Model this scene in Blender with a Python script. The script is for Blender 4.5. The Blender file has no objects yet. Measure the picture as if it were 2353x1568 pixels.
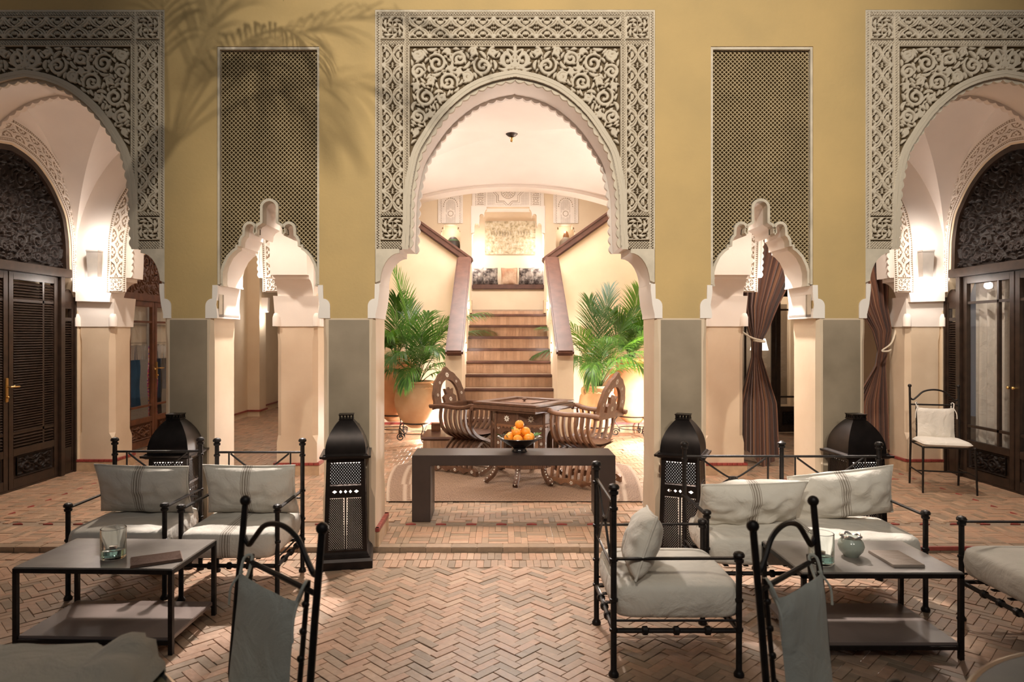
import bpy, bmesh, math, random
import numpy as np
from mathutils import Vector, Matrix
PI = math.pi
sc = bpy.context.scene
COL = sc.collection
rnd = random.Random(7)

# ------------------------------------------------------------------ camera
cam_d = bpy.data.cameras.new('camera'); cam = bpy.data.objects.new('camera', cam_d); COL.objects.link(cam)
cam.location = (-0.103, -5.045, 1.57); cam.rotation_euler = (PI/2, 0, 0)
cam_d.sensor_width = 36; cam_d.lens = 24.0
cam_d.shift_x = 25.0/2353; cam_d.shift_y = -15.0/2353
cam_d.clip_start = 0.05
cam_d.dof.use_dof = True; cam_d.dof.focus_distance = 5.6; cam_d.dof.aperture_fstop = 3.5
sc.camera = cam

# ------------------------------------------------------------------ world, exposure
w = bpy.data.worlds.new('night_sky'); sc.world = w; w.use_nodes = True
w.node_tree.nodes['Background'].inputs[0].default_value = (0.10, 0.11, 0.13, 1)
w.node_tree.nodes['Background'].inputs[1].default_value = 0.45
sc.view_settings.view_transform = 'Standard'; sc.view_settings.look = 'None'
sc.view_settings.exposure = 0.0; sc.view_settings.gamma = 1.0
sc.view_settings.use_curve_mapping = False

# ------------------------------------------------------------------ lights
def light(kind, name, loc, power, color, target=None, size=0.1, angle=60, blend=0.4):
    d = bpy.data.lights.new(name, kind); d.energy = power; d.color = color
    o = bpy.data.objects.new(name, d); COL.objects.link(o); o.location = loc
    if kind == 'AREA': d.size = size
    else: d.shadow_soft_size = size
    if kind == 'SPOT': d.spot_size = math.radians(angle); d.spot_blend = blend
    if target is not None:
        o.rotation_euler = (Vector(target) - Vector(loc)).to_track_quat('-Z', 'Y').to_euler()
    return o
WARM = (1.0, 0.80, 0.60); SOFT = (1.0, 0.88, 0.76); HALO = (1.0, 0.92, 0.86); COOL = (1.0, 0.97, 0.90)
# courtyard floodlights high on the opposite roof edge
light('SPOT', 'courtyard_flood', (-1.6, -8.5, 6.6), 2300, (1.0, 0.92, 0.78), (0.45, 0, 2.95), 0.07, 47, 1.0)
light('SPOT', 'courtyard_flood', (1.9, -8.5, 6.2), 1500, (1.0, 0.92, 0.79), (0.6, 0, 2.9), 0.35, 47, 1.0)
light('AREA', 'courtyard_fill_wash', (0, -6.5, 6.5), 58, COOL, (0, -1.5, 0), 3.5)  # added broad fill without a source, brightens the near seating
# gallery vault lamps, one per bay, shining down
for x, p in ((-1.45, 60), (1.45, 60), (0.0, 50), (-3.7, 210), (3.7, 190)):
    light('SPOT', 'gallery_lamp', (x, 1.50, 3.30 if abs(x) < 2 else 3.5), p, SOFT, (x, 1.45, 0), 0.06, 150, .5)
for x, ty, p in ((-1.85, -.95, 900), (1.85, -.95, 900), (-.15, -.9, 420)):
    light('SPOT', 'arch_downlight', (x, 1.15, 3.30), p, HALO, (x*1.03, ty, 0), 0.05, 46, .6)
# uplights on the capitals and wall sconces, plus added vault fill spots
for s in (-1, 1):
    light('POINT', 'sconce_lamp', (s*4.66, 2.60, 2.12), 5.5, HALO, size=0.04)
    light('POINT', 'sconce_lamp', (s*4.66, 2.60, 2.62), 4, HALO, size=0.04)
    light('POINT', 'capital_uplight', (s*2.90, 2.60, 2.14), 3.5, HALO, size=0.04)
    light('SPOT', 'vault_fill', (s*1.80, 1.50, 2.0), 78, HALO, (s*.25, 1.5, 3.5), 0.08, 90, .8)  # added fill spot without a fixture, brightens the middle vault
    light('POINT', 'corridor_lamp', (s*3.6, 6.2, 3.0), 40, SOFT, size=0.1)
light('POINT', 'corridor_sconce', (-4.62, 8.10, 1.90), 9, HALO, size=0.04)
light('POINT', 'boutique_lamp', (-5.7, 4.3, 2.6), 60, SOFT, size=0.1)
light('POINT', 'salon_lamp', (6.4, 1.5, 2.2), 30, SOFT, size=0.1)
light('POINT', 'salon_lamp', (4.0, 7.3, 1.9), 18, SOFT, size=0.1)
# stair hall
light('AREA', 'hall_overhead_light', (0, 4.6, 4.3), 180, HALO, (0, 4.6, 0), 1.6)  # area lamp pointing down below the hall ceiling, out of view
for s in (-1, 1):
    light('POINT', 'alcove_lamp', (.02+s*0.57, 7.40, 3.22), 5, HALO, size=0.04)
    light('POINT', 'alcove_lamp', (.02+s*0.57, 7.40, 2.90), 5, HALO, size=0.04)
light('POINT', 'pot_uplight', (-0.98, 5.05, 0.22), 90, HALO, size=0.05)
light('POINT', 'pot_uplight', (2.26, 4.30, 0.34), 300, HALO, size=0.06)
for s in (-1, 1):
    for yy, zz in ((4.25, 1.39), (5.05, 2.0)):
        light('POINT', 'step_lamp', (s*0.50, yy, zz), 3.5, HALO, size=0.02)

# ------------------------------------------------------------------ mesh builder
class MB:
    def __init__(s): s.v = []; s.f = []; s.tone = None
    def add(s, vs, fs):
        o = len(s.v); s.v.extend([tuple(p) for p in vs]); s.f.extend([tuple(i+o for i in f) for f in fs]); return s
    def box(s, x0, x1, y0, y1, z0, z1, M=None):
        vs = [(x, y, z) for z in (z0, z1) for y in (y0, y1) for x in (x0, x1)]
        if M is not None: vs = [tuple(M @ Vector(p)) for p in vs]
        return s.add(vs, [(0,2,3,1),(4,5,7,6),(0,1,5,4),(1,3,7,5),(3,2,6,7),(2,0,4,6)])
    def cbox(s, c, d, M=None):
        return s.box(c[0]-d[0]/2, c[0]+d[0]/2, c[1]-d[1]/2, c[1]+d[1]/2, c[2]-d[2]/2, c[2]+d[2]/2, M)
    def frustum(s, cx, cy, z0, z1, a0, b0, a1, b1):
        vs = [(cx+i*a, cy+j*b, z) for (z, a, b) in ((z0,a0,b0),(z1,a1,b1)) for j in (-1,1) for i in (-1,1)]
        return s.add(vs, [(0,2,3,1),(4,5,7,6),(0,1,5,4),(1,3,7,5),(3,2,6,7),(2,0,4,6)])
    def bar(s, p, q, a, b, up=(0,0,1)):          # rectangular bar p->q; a along side, b along up
        p, q = Vector(p), Vector(q); d = (q-p).normalized(); u = Vector(up)
        if abs(d.dot(u)) > .98: u = Vector((0,1,0))
        e = d.cross(u).normalized(); u = e.cross(d).normalized()
        vs = [r + e*(i*a/2) + u*(j*b/2) for r in (p, q) for (i, j) in ((-1,-1),(1,-1),(1,1),(-1,1))]
        return s.add(vs, [(0,3,2,1),(4,5,6,7),(0,1,5,4),(1,2,6,5),(2,3,7,6),(3,0,4,7)])
    def tube(s, pts, r, seg=8, closed=False, flat=1.0):
        P = [Vector(p) for p in pts]; n = len(P); R = r if hasattr(r, '__len__') else [r]*n
        T = []
        for i in range(n):
            a = P[(i-1) % n] if (closed or i > 0) else P[i]; b = P[(i+1) % n] if (closed or i < n-1) else P[i]
            t = (b-a); T.append(t.normalized() if t.length > 1e-9 else Vector((0,0,1)))
        u = T[0].orthogonal().normalized(); vs = []
        for i in range(n):
            u = (u - T[i]*u.dot(T[i])); u = u.normalized() if u.length > 1e-6 else T[i].orthogonal().normalized()
            w_ = T[i].cross(u)
            for k in range(seg):
                a = 2*PI*k/seg; vs.append(P[i] + u*(math.cos(a)*R[i]) + w_*(math.sin(a)*R[i]*flat))
        fs = []
        for i in range(n if closed else n-1):
            j = (i+1) % n
            for k in range(seg):
                l = (k+1) % seg; fs.append((i*seg+k, i*seg+l, j*seg+l, j*seg+k))
        if not closed:
            fs.append(tuple(range(seg-1, -1, -1))); fs.append(tuple((n-1)*seg+k for k in range(seg)))
        return s.add(vs, fs)
    def lathe(s, prof, seg=24, c=(0,0,0), M=None, cap=True):
        vs = []; n = len(prof)
        for (r, z) in prof:
            for k in range(seg):
                a = 2*PI*k/seg; p = Vector((c[0]+r*math.cos(a), c[1]+r*math.sin(a), c[2]+z)); vs.append(M @ p if M is not None else p)
        fs = [(i*seg+k, i*seg+(k+1) % seg, (i+1)*seg+(k+1) % seg, (i+1)*seg+k) for i in range(n-1) for k in range(seg)]
        if cap: fs += [tuple(range(seg-1,-1,-1)), tuple((n-1)*seg+k for k in range(seg))]
        return s.add(vs, fs)
    def ball(s, c, r, seg=10, rings=6, sz=1.0):
        prof = [(max(1e-4, r*math.sin(PI*i/rings)), -r*sz*math.cos(PI*i/rings)) for i in range(rings+1)]
        return s.lathe(prof, seg, c)
    def prism(s, poly, z0, z1, M=None):           # convex-ish polygon (x,y) extruded in z
        n = len(poly); vs = [Vector((p[0], p[1], z)) for z in (z0, z1) for p in poly]
        if M is not None: vs = [M @ p for p in vs]
        return s.add(vs, [tuple(range(n-1,-1,-1)), tuple(range(n, 2*n))] + [(i, (i+1) % n, n+(i+1) % n, n+i) for i in range(n)])
    def grid(s, P):                                # P: rows of points
        m, n = len(P), len(P[0]); vs = [p for row in P for p in row]
        return s.add(vs, [(i*n+j, i*n+j+1, (i+1)*n+j+1, (i+1)*n+j) for i in range(m-1) for j in range(n-1)])
    def mesh(s, name='mesh', mat=None, smooth=35, fix=False, bevel=0):
        me = bpy.data.meshes.new(name); me.from_pydata(s.v, [], s.f)
        if fix or bevel:
            bm = bmesh.new(); bm.from_mesh(me)
            bmesh.ops.remove_doubles(bm, verts=bm.verts, dist=1e-5)
            bmesh.ops.recalc_face_normals(bm, faces=bm.faces)
            if bevel:
                ed = [e for e in bm.edges if e.is_manifold and e.calc_face_angle(0) > .5]
                bmesh.ops.bevel(bm, geom=ed, offset=bevel, segments=2, affect='EDGES', clamp_overlap=True)
            bm.to_mesh(me); bm.free()
        if smooth:
            me.shade_smooth(); me.set_sharp_from_angle(angle=math.radians(smooth))
        if mat: me.materials.append(mat)
        me.update(); return me
    def obj(s, name, mat, parent=None, loc=(0,0,0), rot=(0,0,0), **k):
        return link(s.mesh(name, mat, **k), name, parent, loc, rot)

def link(me, name, parent=None, loc=(0,0,0), rot=(0,0,0)):
    o = bpy.data.objects.new(name, me); COL.objects.link(o)
    o.location = loc; o.rotation_euler = rot
    if parent is not None: o.parent = parent
    return o
def thing(name, label, cat, loc=(0,0,0), rz=0, group=None):
    o = bpy.data.objects.new(name, None); COL.objects.link(o); o.location = loc; o.rotation_euler = (0,0,rz)
    o.empty_display_size = .1
    return tag(o, label, cat, group)
def tag(o, label, cat, group=None):
    o['label'] = label; o['category'] = cat
    if group: o['group'] = group
    return o
def struct(o): o['kind'] = 'structure'; return o
def stuff(o): o['kind'] = 'stuff'; return o
def root(name, loc=(0,0,0)):
    o = bpy.data.objects.new(name, None); COL.objects.link(o); o.location = loc; return struct(o)
def dup(src, loc, rz, label, group=None):
    kids = {}
    for o in list(bpy.data.objects):
        if o.parent is not None: kids.setdefault(o.parent.name, []).append(o)
    def cp(o, par):
        c = o.copy(); COL.objects.link(c)
        if par is not None: c.parent = par
        for ch in kids.get(o.name, []): cp(ch, c)
        return c
    r = cp(src, None); r.location = loc; r.rotation_euler = (0,0,rz); r['label'] = label
    if group: r['group'] = group
    return r

def solid2d(loops, y0, y1, mb=None):               # loops of (x,z) extruded from y0 to y1, holes allowed
    cu = bpy.data.curves.new('tmp', 'CURVE'); cu.dimensions = '2D'; cu.fill_mode = 'BOTH'; cu.extrude = abs(y1-y0)/2
    for lp in loops:
        sp = cu.splines.new('POLY'); sp.points.add(len(lp)-1)
        for p, q in zip(sp.points, lp): p.co = (q[0], q[1], 0, 1)
        sp.use_cyclic_u = True
    ob = bpy.data.objects.new('tmp', cu); me = ob.to_mesh()
    vs = [(v.co.x, (y0+y1)/2 + v.co.z, v.co.y) for v in me.vertices]; fs = [tuple(p.vertices) for p in me.polygons]
    ob.to_mesh_clear(); bpy.data.objects.remove(ob); bpy.data.curves.remove(cu)
    mb = mb or MB(); mb.add(vs, fs); return mb
def rotz_mb(mb, ang, off=(0,0,0)):
    M = Matrix.Translation(off) @ Matrix.Rotation(ang, 4, 'Z'); mb.v = [tuple(M @ Vector(p)) for p in mb.v]; return mb
def catmull(P, n=6, closed=False):
    out = []; m = len(P)
    P = [Vector(p) for p in P]
    for i in range(m if closed else m-1):
        g = lambda k: P[k % m] if closed else P[min(max(k, 0), m-1)]
        a, b, c, d = g(i-1), g(i), g(i+1), g(i+2)
        for k in range(n):
            t = k/n
            out.append(.5*((2*b) + (c-a)*t + (2*a-5*b+4*c-d)*t*t + (3*b-a-3*c+d)*t**3))
    if not closed: out.append(P[-1].copy())
    return out

# ------------------------------------------------------------------ materials
def newmat(name):
    m = bpy.data.materials.new(name); m.use_nodes = True; nt = m.node_tree
    return m, nt, nt.nodes['Principled BSDF']
def N(nt, t, **k):
    n = nt.nodes.new(t)
    for a, b in k.items(): setattr(n, a, b)
    return n
def mat(name, col, rough=.6, metal=0, var=.15, scale=6, bump=0, bscale=60, col2=None, spec=None, detail=4, dist=0, trans=0):
    m, nt, b = newmat(name); L = nt.links
    b.inputs['Roughness'].default_value = rough; b.inputs['Metallic'].default_value = metal
    if spec is not None: b.inputs['Specular IOR Level'].default_value = spec
    tc = N(nt, 'ShaderNodeNewGeometry')
    no = N(nt, 'ShaderNodeTexNoise'); no.inputs['Scale'].default_value = scale; no.inputs['Detail'].default_value = detail
    L.new(tc.outputs['Position'], no.inputs['Vector'])
    mx = N(nt, 'ShaderNodeMix', data_type='RGBA')
    c = np.array(col); c2 = np.array(col2) if col2 is not None else c*(1-var)
    rmp = N(nt, 'ShaderNodeValToRGB'); rmp.color_ramp.elements[0].position = .3; rmp.color_ramp.elements[1].position = .7
    L.new(no.outputs['Fac'], rmp.inputs['Fac']); L.new(rmp.outputs['Color'], mx.inputs['Factor'])
    mx.inputs['A'].default_value = (*(c*(1+var) if col2 is None else c), 1); mx.inputs['B'].default_value = (*c2, 1)
    L.new(mx.outputs['Result'], b.inputs['Base Color'])
    if bump:
        n2 = N(nt, 'ShaderNodeTexNoise'); n2.inputs['Scale'].default_value = bscale; n2.inputs['Detail'].default_value = 5
        L.new(tc.outputs['Position'], n2.inputs['Vector'])
        bp = N(nt, 'ShaderNodeBump'); bp.inputs['Strength'].default_value = bump; bp.inputs['Distance'].default_value = .01
        L.new(n2.outputs['Fac'], bp.inputs['Height']); L.new(bp.outputs['Normal'], b.inputs['Normal'])
    if trans: b.inputs['Transmission Weight'].default_value = trans
    return m
def emis(name, col, strength):
    m, nt, b = newmat(name); b.inputs['Base Color'].default_value = (*col, 1)
    b.inputs['Emission Color'].default_value = (*col, 1); b.inputs['Emission Strength'].default_value = strength; return m
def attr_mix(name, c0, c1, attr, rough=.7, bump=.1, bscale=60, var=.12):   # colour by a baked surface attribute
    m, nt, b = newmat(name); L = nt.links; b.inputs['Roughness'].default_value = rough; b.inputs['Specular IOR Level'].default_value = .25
    a0 = N(nt, 'ShaderNodeAttribute', attribute_name=attr)      # two tones by relief height: raised figures, darker ground between them
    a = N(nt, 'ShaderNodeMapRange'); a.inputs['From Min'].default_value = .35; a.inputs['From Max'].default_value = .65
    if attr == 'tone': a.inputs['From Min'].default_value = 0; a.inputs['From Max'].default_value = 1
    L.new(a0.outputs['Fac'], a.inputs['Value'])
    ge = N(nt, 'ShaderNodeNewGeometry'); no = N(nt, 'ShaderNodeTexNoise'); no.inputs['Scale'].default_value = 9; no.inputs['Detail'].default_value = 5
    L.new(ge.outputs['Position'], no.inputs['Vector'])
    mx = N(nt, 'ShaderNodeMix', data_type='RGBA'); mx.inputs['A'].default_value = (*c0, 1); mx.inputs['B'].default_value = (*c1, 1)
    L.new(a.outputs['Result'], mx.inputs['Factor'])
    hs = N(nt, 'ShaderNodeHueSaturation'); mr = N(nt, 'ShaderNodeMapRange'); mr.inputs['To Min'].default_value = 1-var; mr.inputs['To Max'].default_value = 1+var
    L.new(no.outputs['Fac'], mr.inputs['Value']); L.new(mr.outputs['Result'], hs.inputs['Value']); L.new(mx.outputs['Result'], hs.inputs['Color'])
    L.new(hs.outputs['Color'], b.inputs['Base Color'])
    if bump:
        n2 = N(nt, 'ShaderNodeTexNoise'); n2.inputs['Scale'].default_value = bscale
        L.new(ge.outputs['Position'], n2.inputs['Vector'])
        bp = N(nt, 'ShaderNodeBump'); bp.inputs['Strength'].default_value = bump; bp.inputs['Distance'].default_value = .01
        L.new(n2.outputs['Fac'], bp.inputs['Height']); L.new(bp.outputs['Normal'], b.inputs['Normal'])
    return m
OCHRE = mat('ochre_plaster', (.57,.39,.165), .85, col2=(.46,.325,.145), scale=1.6, bump=.25, bscale=35)
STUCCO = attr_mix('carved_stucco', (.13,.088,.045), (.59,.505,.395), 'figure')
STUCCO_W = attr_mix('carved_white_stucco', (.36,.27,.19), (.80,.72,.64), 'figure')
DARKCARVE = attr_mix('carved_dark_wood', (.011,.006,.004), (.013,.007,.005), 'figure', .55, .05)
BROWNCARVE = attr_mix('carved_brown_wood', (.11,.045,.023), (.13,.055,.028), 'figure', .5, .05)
STUCCO_P = mat('stucco_border', (.59,.51,.40), .8, scale=9, bump=.1)
WHITE = mat('white_plaster', (.84,.76,.69), .8, var=.03, scale=3, bump=.05)
CREAM = mat('cream_plaster', (.77,.63,.45), .75, col2=(.71,.56,.39), scale=2.5, bump=.08)
PILLAR = mat('tadelakt_warm_lit', (.70,.56,.41), .5, col2=(.62,.48,.34), scale=3, bump=.08, bscale=20)  # pillar tadelakt with the warm lamplight put into its colour
WAINSCOT = mat('tadelakt_dim_front', (.345,.272,.190), .55, col2=(.215,.168,.112), scale=2.6, bump=.08, bscale=20, detail=8)  # same tadelakt, darker and greyer for the cooler light on the front
LATT = mat('lattice_plaster', (.40,.305,.175), .85, scale=4, bump=.1)
LATTBACK = mat('lattice_backing', (.11,.078,.040), .9, scale=5)
BASESTONE = mat('base_brick', (.50,.34,.21), .7, scale=12, bump=.15, bscale=50)
REDTILE = mat('red_tile', (.30,.055,.045), .3, var=.25, scale=20)
IRON = mat('black_iron', (.022,.017,.015), .42, .55, var=.3, scale=30, bump=.08, bscale=120)
DARKMETAL = mat('lantern_metal', (.020,.014,.012), .38, .7, var=.3, scale=12)
DWOOD = mat('dark_wood', (.030,.017,.011), .38, var=.35, scale=14)
BWOOD = mat('brown_wood', (.145,.055,.026), .38, var=.3, scale=10)
RAILWOOD = mat('rail_wood', (.10,.043,.028), .42, var=.25, scale=10)
CARVWOOD = mat('chair_wood', (.125,.058,.032), .42, col2=(.075,.034,.019), scale=25, bump=.2, bscale=160)
CARVWOOD2 = mat('chair_wood_light', (.21,.095,.045), .42, col2=(.14,.06,.03), scale=25, bump=.2, bscale=160)
INLAY = mat('shell_inlay', (.75,.70,.62), .25, var=.05)
CONSOLE = mat('console_wood', (.035,.022,.018), .4, var=.15, scale=8)
TERRA = mat('terracotta', (.62,.31,.155), .75, col2=(.52,.24,.11), scale=5, bump=.15, bscale=30)
TERRA2 = mat('pale_terracotta', (.60,.42,.27), .8, col2=(.50,.30,.17), scale=4, bump=.15, bscale=30, detail=8)
BRASS = mat('brass', (.75,.50,.20), .25, .95, var=.05)
ORANGE = mat('orange_peel', (.90,.30,.02), .42, var=.06, scale=30, bump=.15, bscale=250)
LEAF = mat('citrus_leaf', (.05,.14,.02), .4)
BOWL = mat('black_glaze', (.012,.009,.009), .14, var=.1)
SLATE = mat('slate_top', (.28,.245,.215), .28, col2=(.17,.145,.125), scale=5, bump=.05, detail=8)
SHELFM = mat('shelf_slab', (.25,.19,.165), .35, col2=(.19,.145,.125), scale=4, detail=8)
CERAMIC = mat('celadon_glaze', (.36,.39,.33), .15, var=.08)
WINE = mat('silver_rim', (.75,.68,.62), .2, .9, var=.05)
BLACKCLOTH = mat('black_cloth', (.015,.014,.016), .9)
def glassmat(name, col, rough=0.02, ior=1.45):
    m, nt, b = newmat(name); b.inputs['Base Color'].default_value = (*col, 1); b.inputs['Roughness'].default_value = rough
    b.inputs['Transmission Weight'].default_value = 1; b.inputs['IOR'].default_value = ior; return m
GLASS = glassmat('clear_glass', (.95,.98,.97)); AQUA = glassmat('aqua_glass', (.55,.90,.90)); 
def panemat():
    m, nt, b = newmat('window_pane'); out = nt.nodes['Material Output']
    g = N(nt, 'ShaderNodeBsdfGlossy'); g.inputs['Roughness'].default_value = .03
    t = N(nt, 'ShaderNodeBsdfTransparent'); f = N(nt, 'ShaderNodeLayerWeight'); f.inputs['Blend'].default_value = .5
    p = N(nt, 'ShaderNodeMath', operation='POWER'); p.inputs[1].default_value = 4; nt.links.new(f.outputs['Facing'], p.inputs[0])
    q = N(nt, 'ShaderNodeMath', operation='MULTIPLY_ADD'); q.inputs[1].default_value = .8; q.inputs[2].default_value = .04; nt.links.new(p.outputs[0], q.inputs[0])
    mx = N(nt, 'ShaderNodeMixShader'); nt.links.new(q.outputs[0], mx.inputs[0]); nt.links.new(t.outputs[0], mx.inputs[1]); nt.links.new(g.outputs[0], mx.inputs[2])
    nt.links.new(mx.outputs[0], out.inputs['Surface']); return m
PANE = panemat()
def linen(name, col, stripe=None, axis='X', bands=()):
    m, nt, b = newmat(name); L = nt.links; b.inputs['Roughness'].default_value = .9; b.inputs['Sheen Weight'].default_value = .1
    tc = N(nt, 'ShaderNodeTexCoord'); sp = N(nt, 'ShaderNodeSeparateXYZ'); L.new(tc.outputs['Object'], sp.inputs[0])
    no = N(nt, 'ShaderNodeTexNoise'); no.inputs['Scale'].default_value = 9; L.new(tc.outputs['Object'], no.inputs['Vector'])
    mx = N(nt, 'ShaderNodeMix', data_type='RGBA'); mx.inputs['A'].default_value = (*[c*.92 for c in col], 1); mx.inputs['B'].default_value = (*[min(1, c*1.06) for c in col], 1)
    L.new(no.outputs['Fac'], mx.inputs['Factor']); last = mx.outputs['Result']
    if stripe:
        tot = None
        for (c, hw) in bands:
            cm = N(nt, 'ShaderNodeMath', operation='COMPARE'); cm.inputs[1].default_value = c; cm.inputs[2].default_value = hw
            L.new(sp.outputs[axis], cm.inputs[0])
            if tot is None: tot = cm.outputs[0]
            else:
                ad = N(nt, 'ShaderNodeMath', operation='MAXIMUM'); L.new(tot, ad.inputs[0]); L.new(cm.outputs[0], ad.inputs[1]); tot = ad.outputs[0]
        m2 = N(nt, 'ShaderNodeMix', data_type='RGBA'); L.new(tot, m2.inputs['Factor']); L.new(last, m2.inputs['A']); m2.inputs['B'].default_value = (*stripe, 1); last = m2.outputs['Result']
    L.new(last, b.inputs['Base Color'])
    wv = N(nt, 'ShaderNodeTexNoise'); wv.inputs['Scale'].default_value = 300; L.new(tc.outputs['Object'], wv.inputs['Vector'])
    n3 = N(nt, 'ShaderNodeTexNoise'); n3.inputs['Scale'].default_value = 7; n3.inputs['Detail'].default_value = 4; n3.inputs['Distortion'].default_value = .6; L.new(tc.outputs['Object'], n3.inputs['Vector'])
    bp = N(nt, 'ShaderNodeBump'); bp.inputs['Strength'].default_value = .25; bp.inputs['Distance'].default_value = .004; L.new(wv.outputs['Fac'], bp.inputs['Height'])
    b2 = N(nt, 'ShaderNodeBump'); b2.inputs['Strength'].default_value = .5; b2.inputs['Distance'].default_value = .05; L.new(n3.outputs['Fac'], b2.inputs['Height']); L.new(bp.outputs['Normal'], b2.inputs['Normal'])
    L.new(b2.outputs['Normal'], b.inputs['Normal']); return m
LIN = (.64,.585,.505); STR = (.30,.25,.20)
TRIPLE = ((-.022,.0045),(-.006,.0055),(.010,.0045),(.022,.002),(-.034,.002))
LINEN = linen('cream_linen', LIN); LINEN_S = linen('striped_linen', LIN, STR, 'X', TRIPLE)
LINEN_W = linen('white_canvas', (.74,.69,.62)); LINEN_G = linen('greige_cloth', (.40,.36,.29))
def brickmat():
    m, nt, b = newmat('terracotta_brick'); L = nt.links; b.inputs['Roughness'].default_value = .45
    a = N(nt, 'ShaderNodeAttribute', attribute_name='tone'); ge = N(nt, 'ShaderNodeNewGeometry')
    r = N(nt, 'ShaderNodeValToRGB'); cr = r.color_ramp; cr.elements[0].position = 0; cr.elements[0].color = (.25,.175,.115,1); cr.elements[1].position = 1; cr.elements[1].color = (.47,.31,.205,1)
    e = cr.elements.new(.35); e.color = (.35,.235,.155,1); e = cr.elements.new(.7); e.color = (.42,.245,.155,1)
    L.new(a.outputs['Fac'], r.inputs['Fac'])
    no = N(nt, 'ShaderNodeTexNoise'); no.inputs['Scale'].default_value = 28; no.inputs['Detail'].default_value = 6; L.new(ge.outputs['Position'], no.inputs['Vector'])
    mr = N(nt, 'ShaderNodeMapRange'); mr.inputs['To Min'].default_value = .68; mr.inputs['To Max'].default_value = 1.3; L.new(no.outputs['Fac'], mr.inputs['Value'])
    hs = N(nt, 'ShaderNodeHueSaturation'); L.new(mr.outputs['Result'], hs.inputs['Value']); L.new(r.outputs['Color'], hs.inputs['Color']); L.new(hs.outputs['Color'], b.inputs['Base Color'])
    mr2 = N(nt, 'ShaderNodeMapRange'); mr2.inputs['To Min'].default_value = .28; mr2.inputs['To Max'].default_value = .6; L.new(no.outputs['Fac'], mr2.inputs['Value']); L.new(mr2.outputs['Result'], b.inputs['Roughness'])
    bp = N(nt, 'ShaderNodeBump'); bp.inputs['Strength'].default_value = .25; bp.inputs['Distance'].default_value = .01; L.new(no.outputs['Fac'], bp.inputs['Height']); L.new(bp.outputs['Normal'], b.inputs['Normal'])
    return m
BRICK = brickmat()
def lining():
    m, nt, b = newmat('added_lining_glass'); b.inputs['Base Color'].default_value = (.85,.80,.75,1); out = nt.nodes['Material Output']; tr = N(nt, 'ShaderNodeBsdfTranslucent'); tr.inputs['Color'].default_value = (.9,.85,.8,1)
    mx = N(nt, 'ShaderNodeMixShader'); mx.inputs[0].default_value = .6; nt.links.new(b.outputs[0], mx.inputs[1]); nt.links.new(tr.outputs[0], mx.inputs[2]); nt.links.new(mx.outputs[0], out.inputs['Surface']); return m
LINING = lining()  # added lining that makes the lower lantern lattices look lit
GROUT = mat('dark_joint', (.25,.18,.125), .9, scale=20)
def wmat(name, cols, scale, axis='Z'):            # striped cloth across an object axis
    m, nt, b = newmat(name); L = nt.links; b.inputs['Roughness'].default_value = .8; b.inputs['Sheen Weight'].default_value = .3
    tc = N(nt, 'ShaderNodeAttribute', attribute_name='across')
    mu = N(nt, 'ShaderNodeMath', operation='MULTIPLY'); mu.inputs[1].default_value = scale; L.new(tc.outputs['Fac'], mu.inputs[0])
    fr = N(nt, 'ShaderNodeMath', operation='FRACT'); L.new(mu.outputs[0], fr.inputs[0])
    r = N(nt, 'ShaderNodeValToRGB'); r.color_ramp.interpolation = 'CONSTANT'
    r.color_ramp.elements[0].position = 0; r.color_ramp.elements[0].color = (*cols[0], 1); r.color_ramp.elements[1].position = 1/len(cols); r.color_ramp.elements[1].color = (*cols[1], 1)
    for i, c in enumerate(cols[2:]): e = r.color_ramp.elements.new((i+2)/len(cols)); e.color = (*c, 1)
    L.new(fr.outputs[0], r.inputs['Fac']); L.new(r.outputs['Color'], b.inputs['Base Color']); return m
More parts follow.
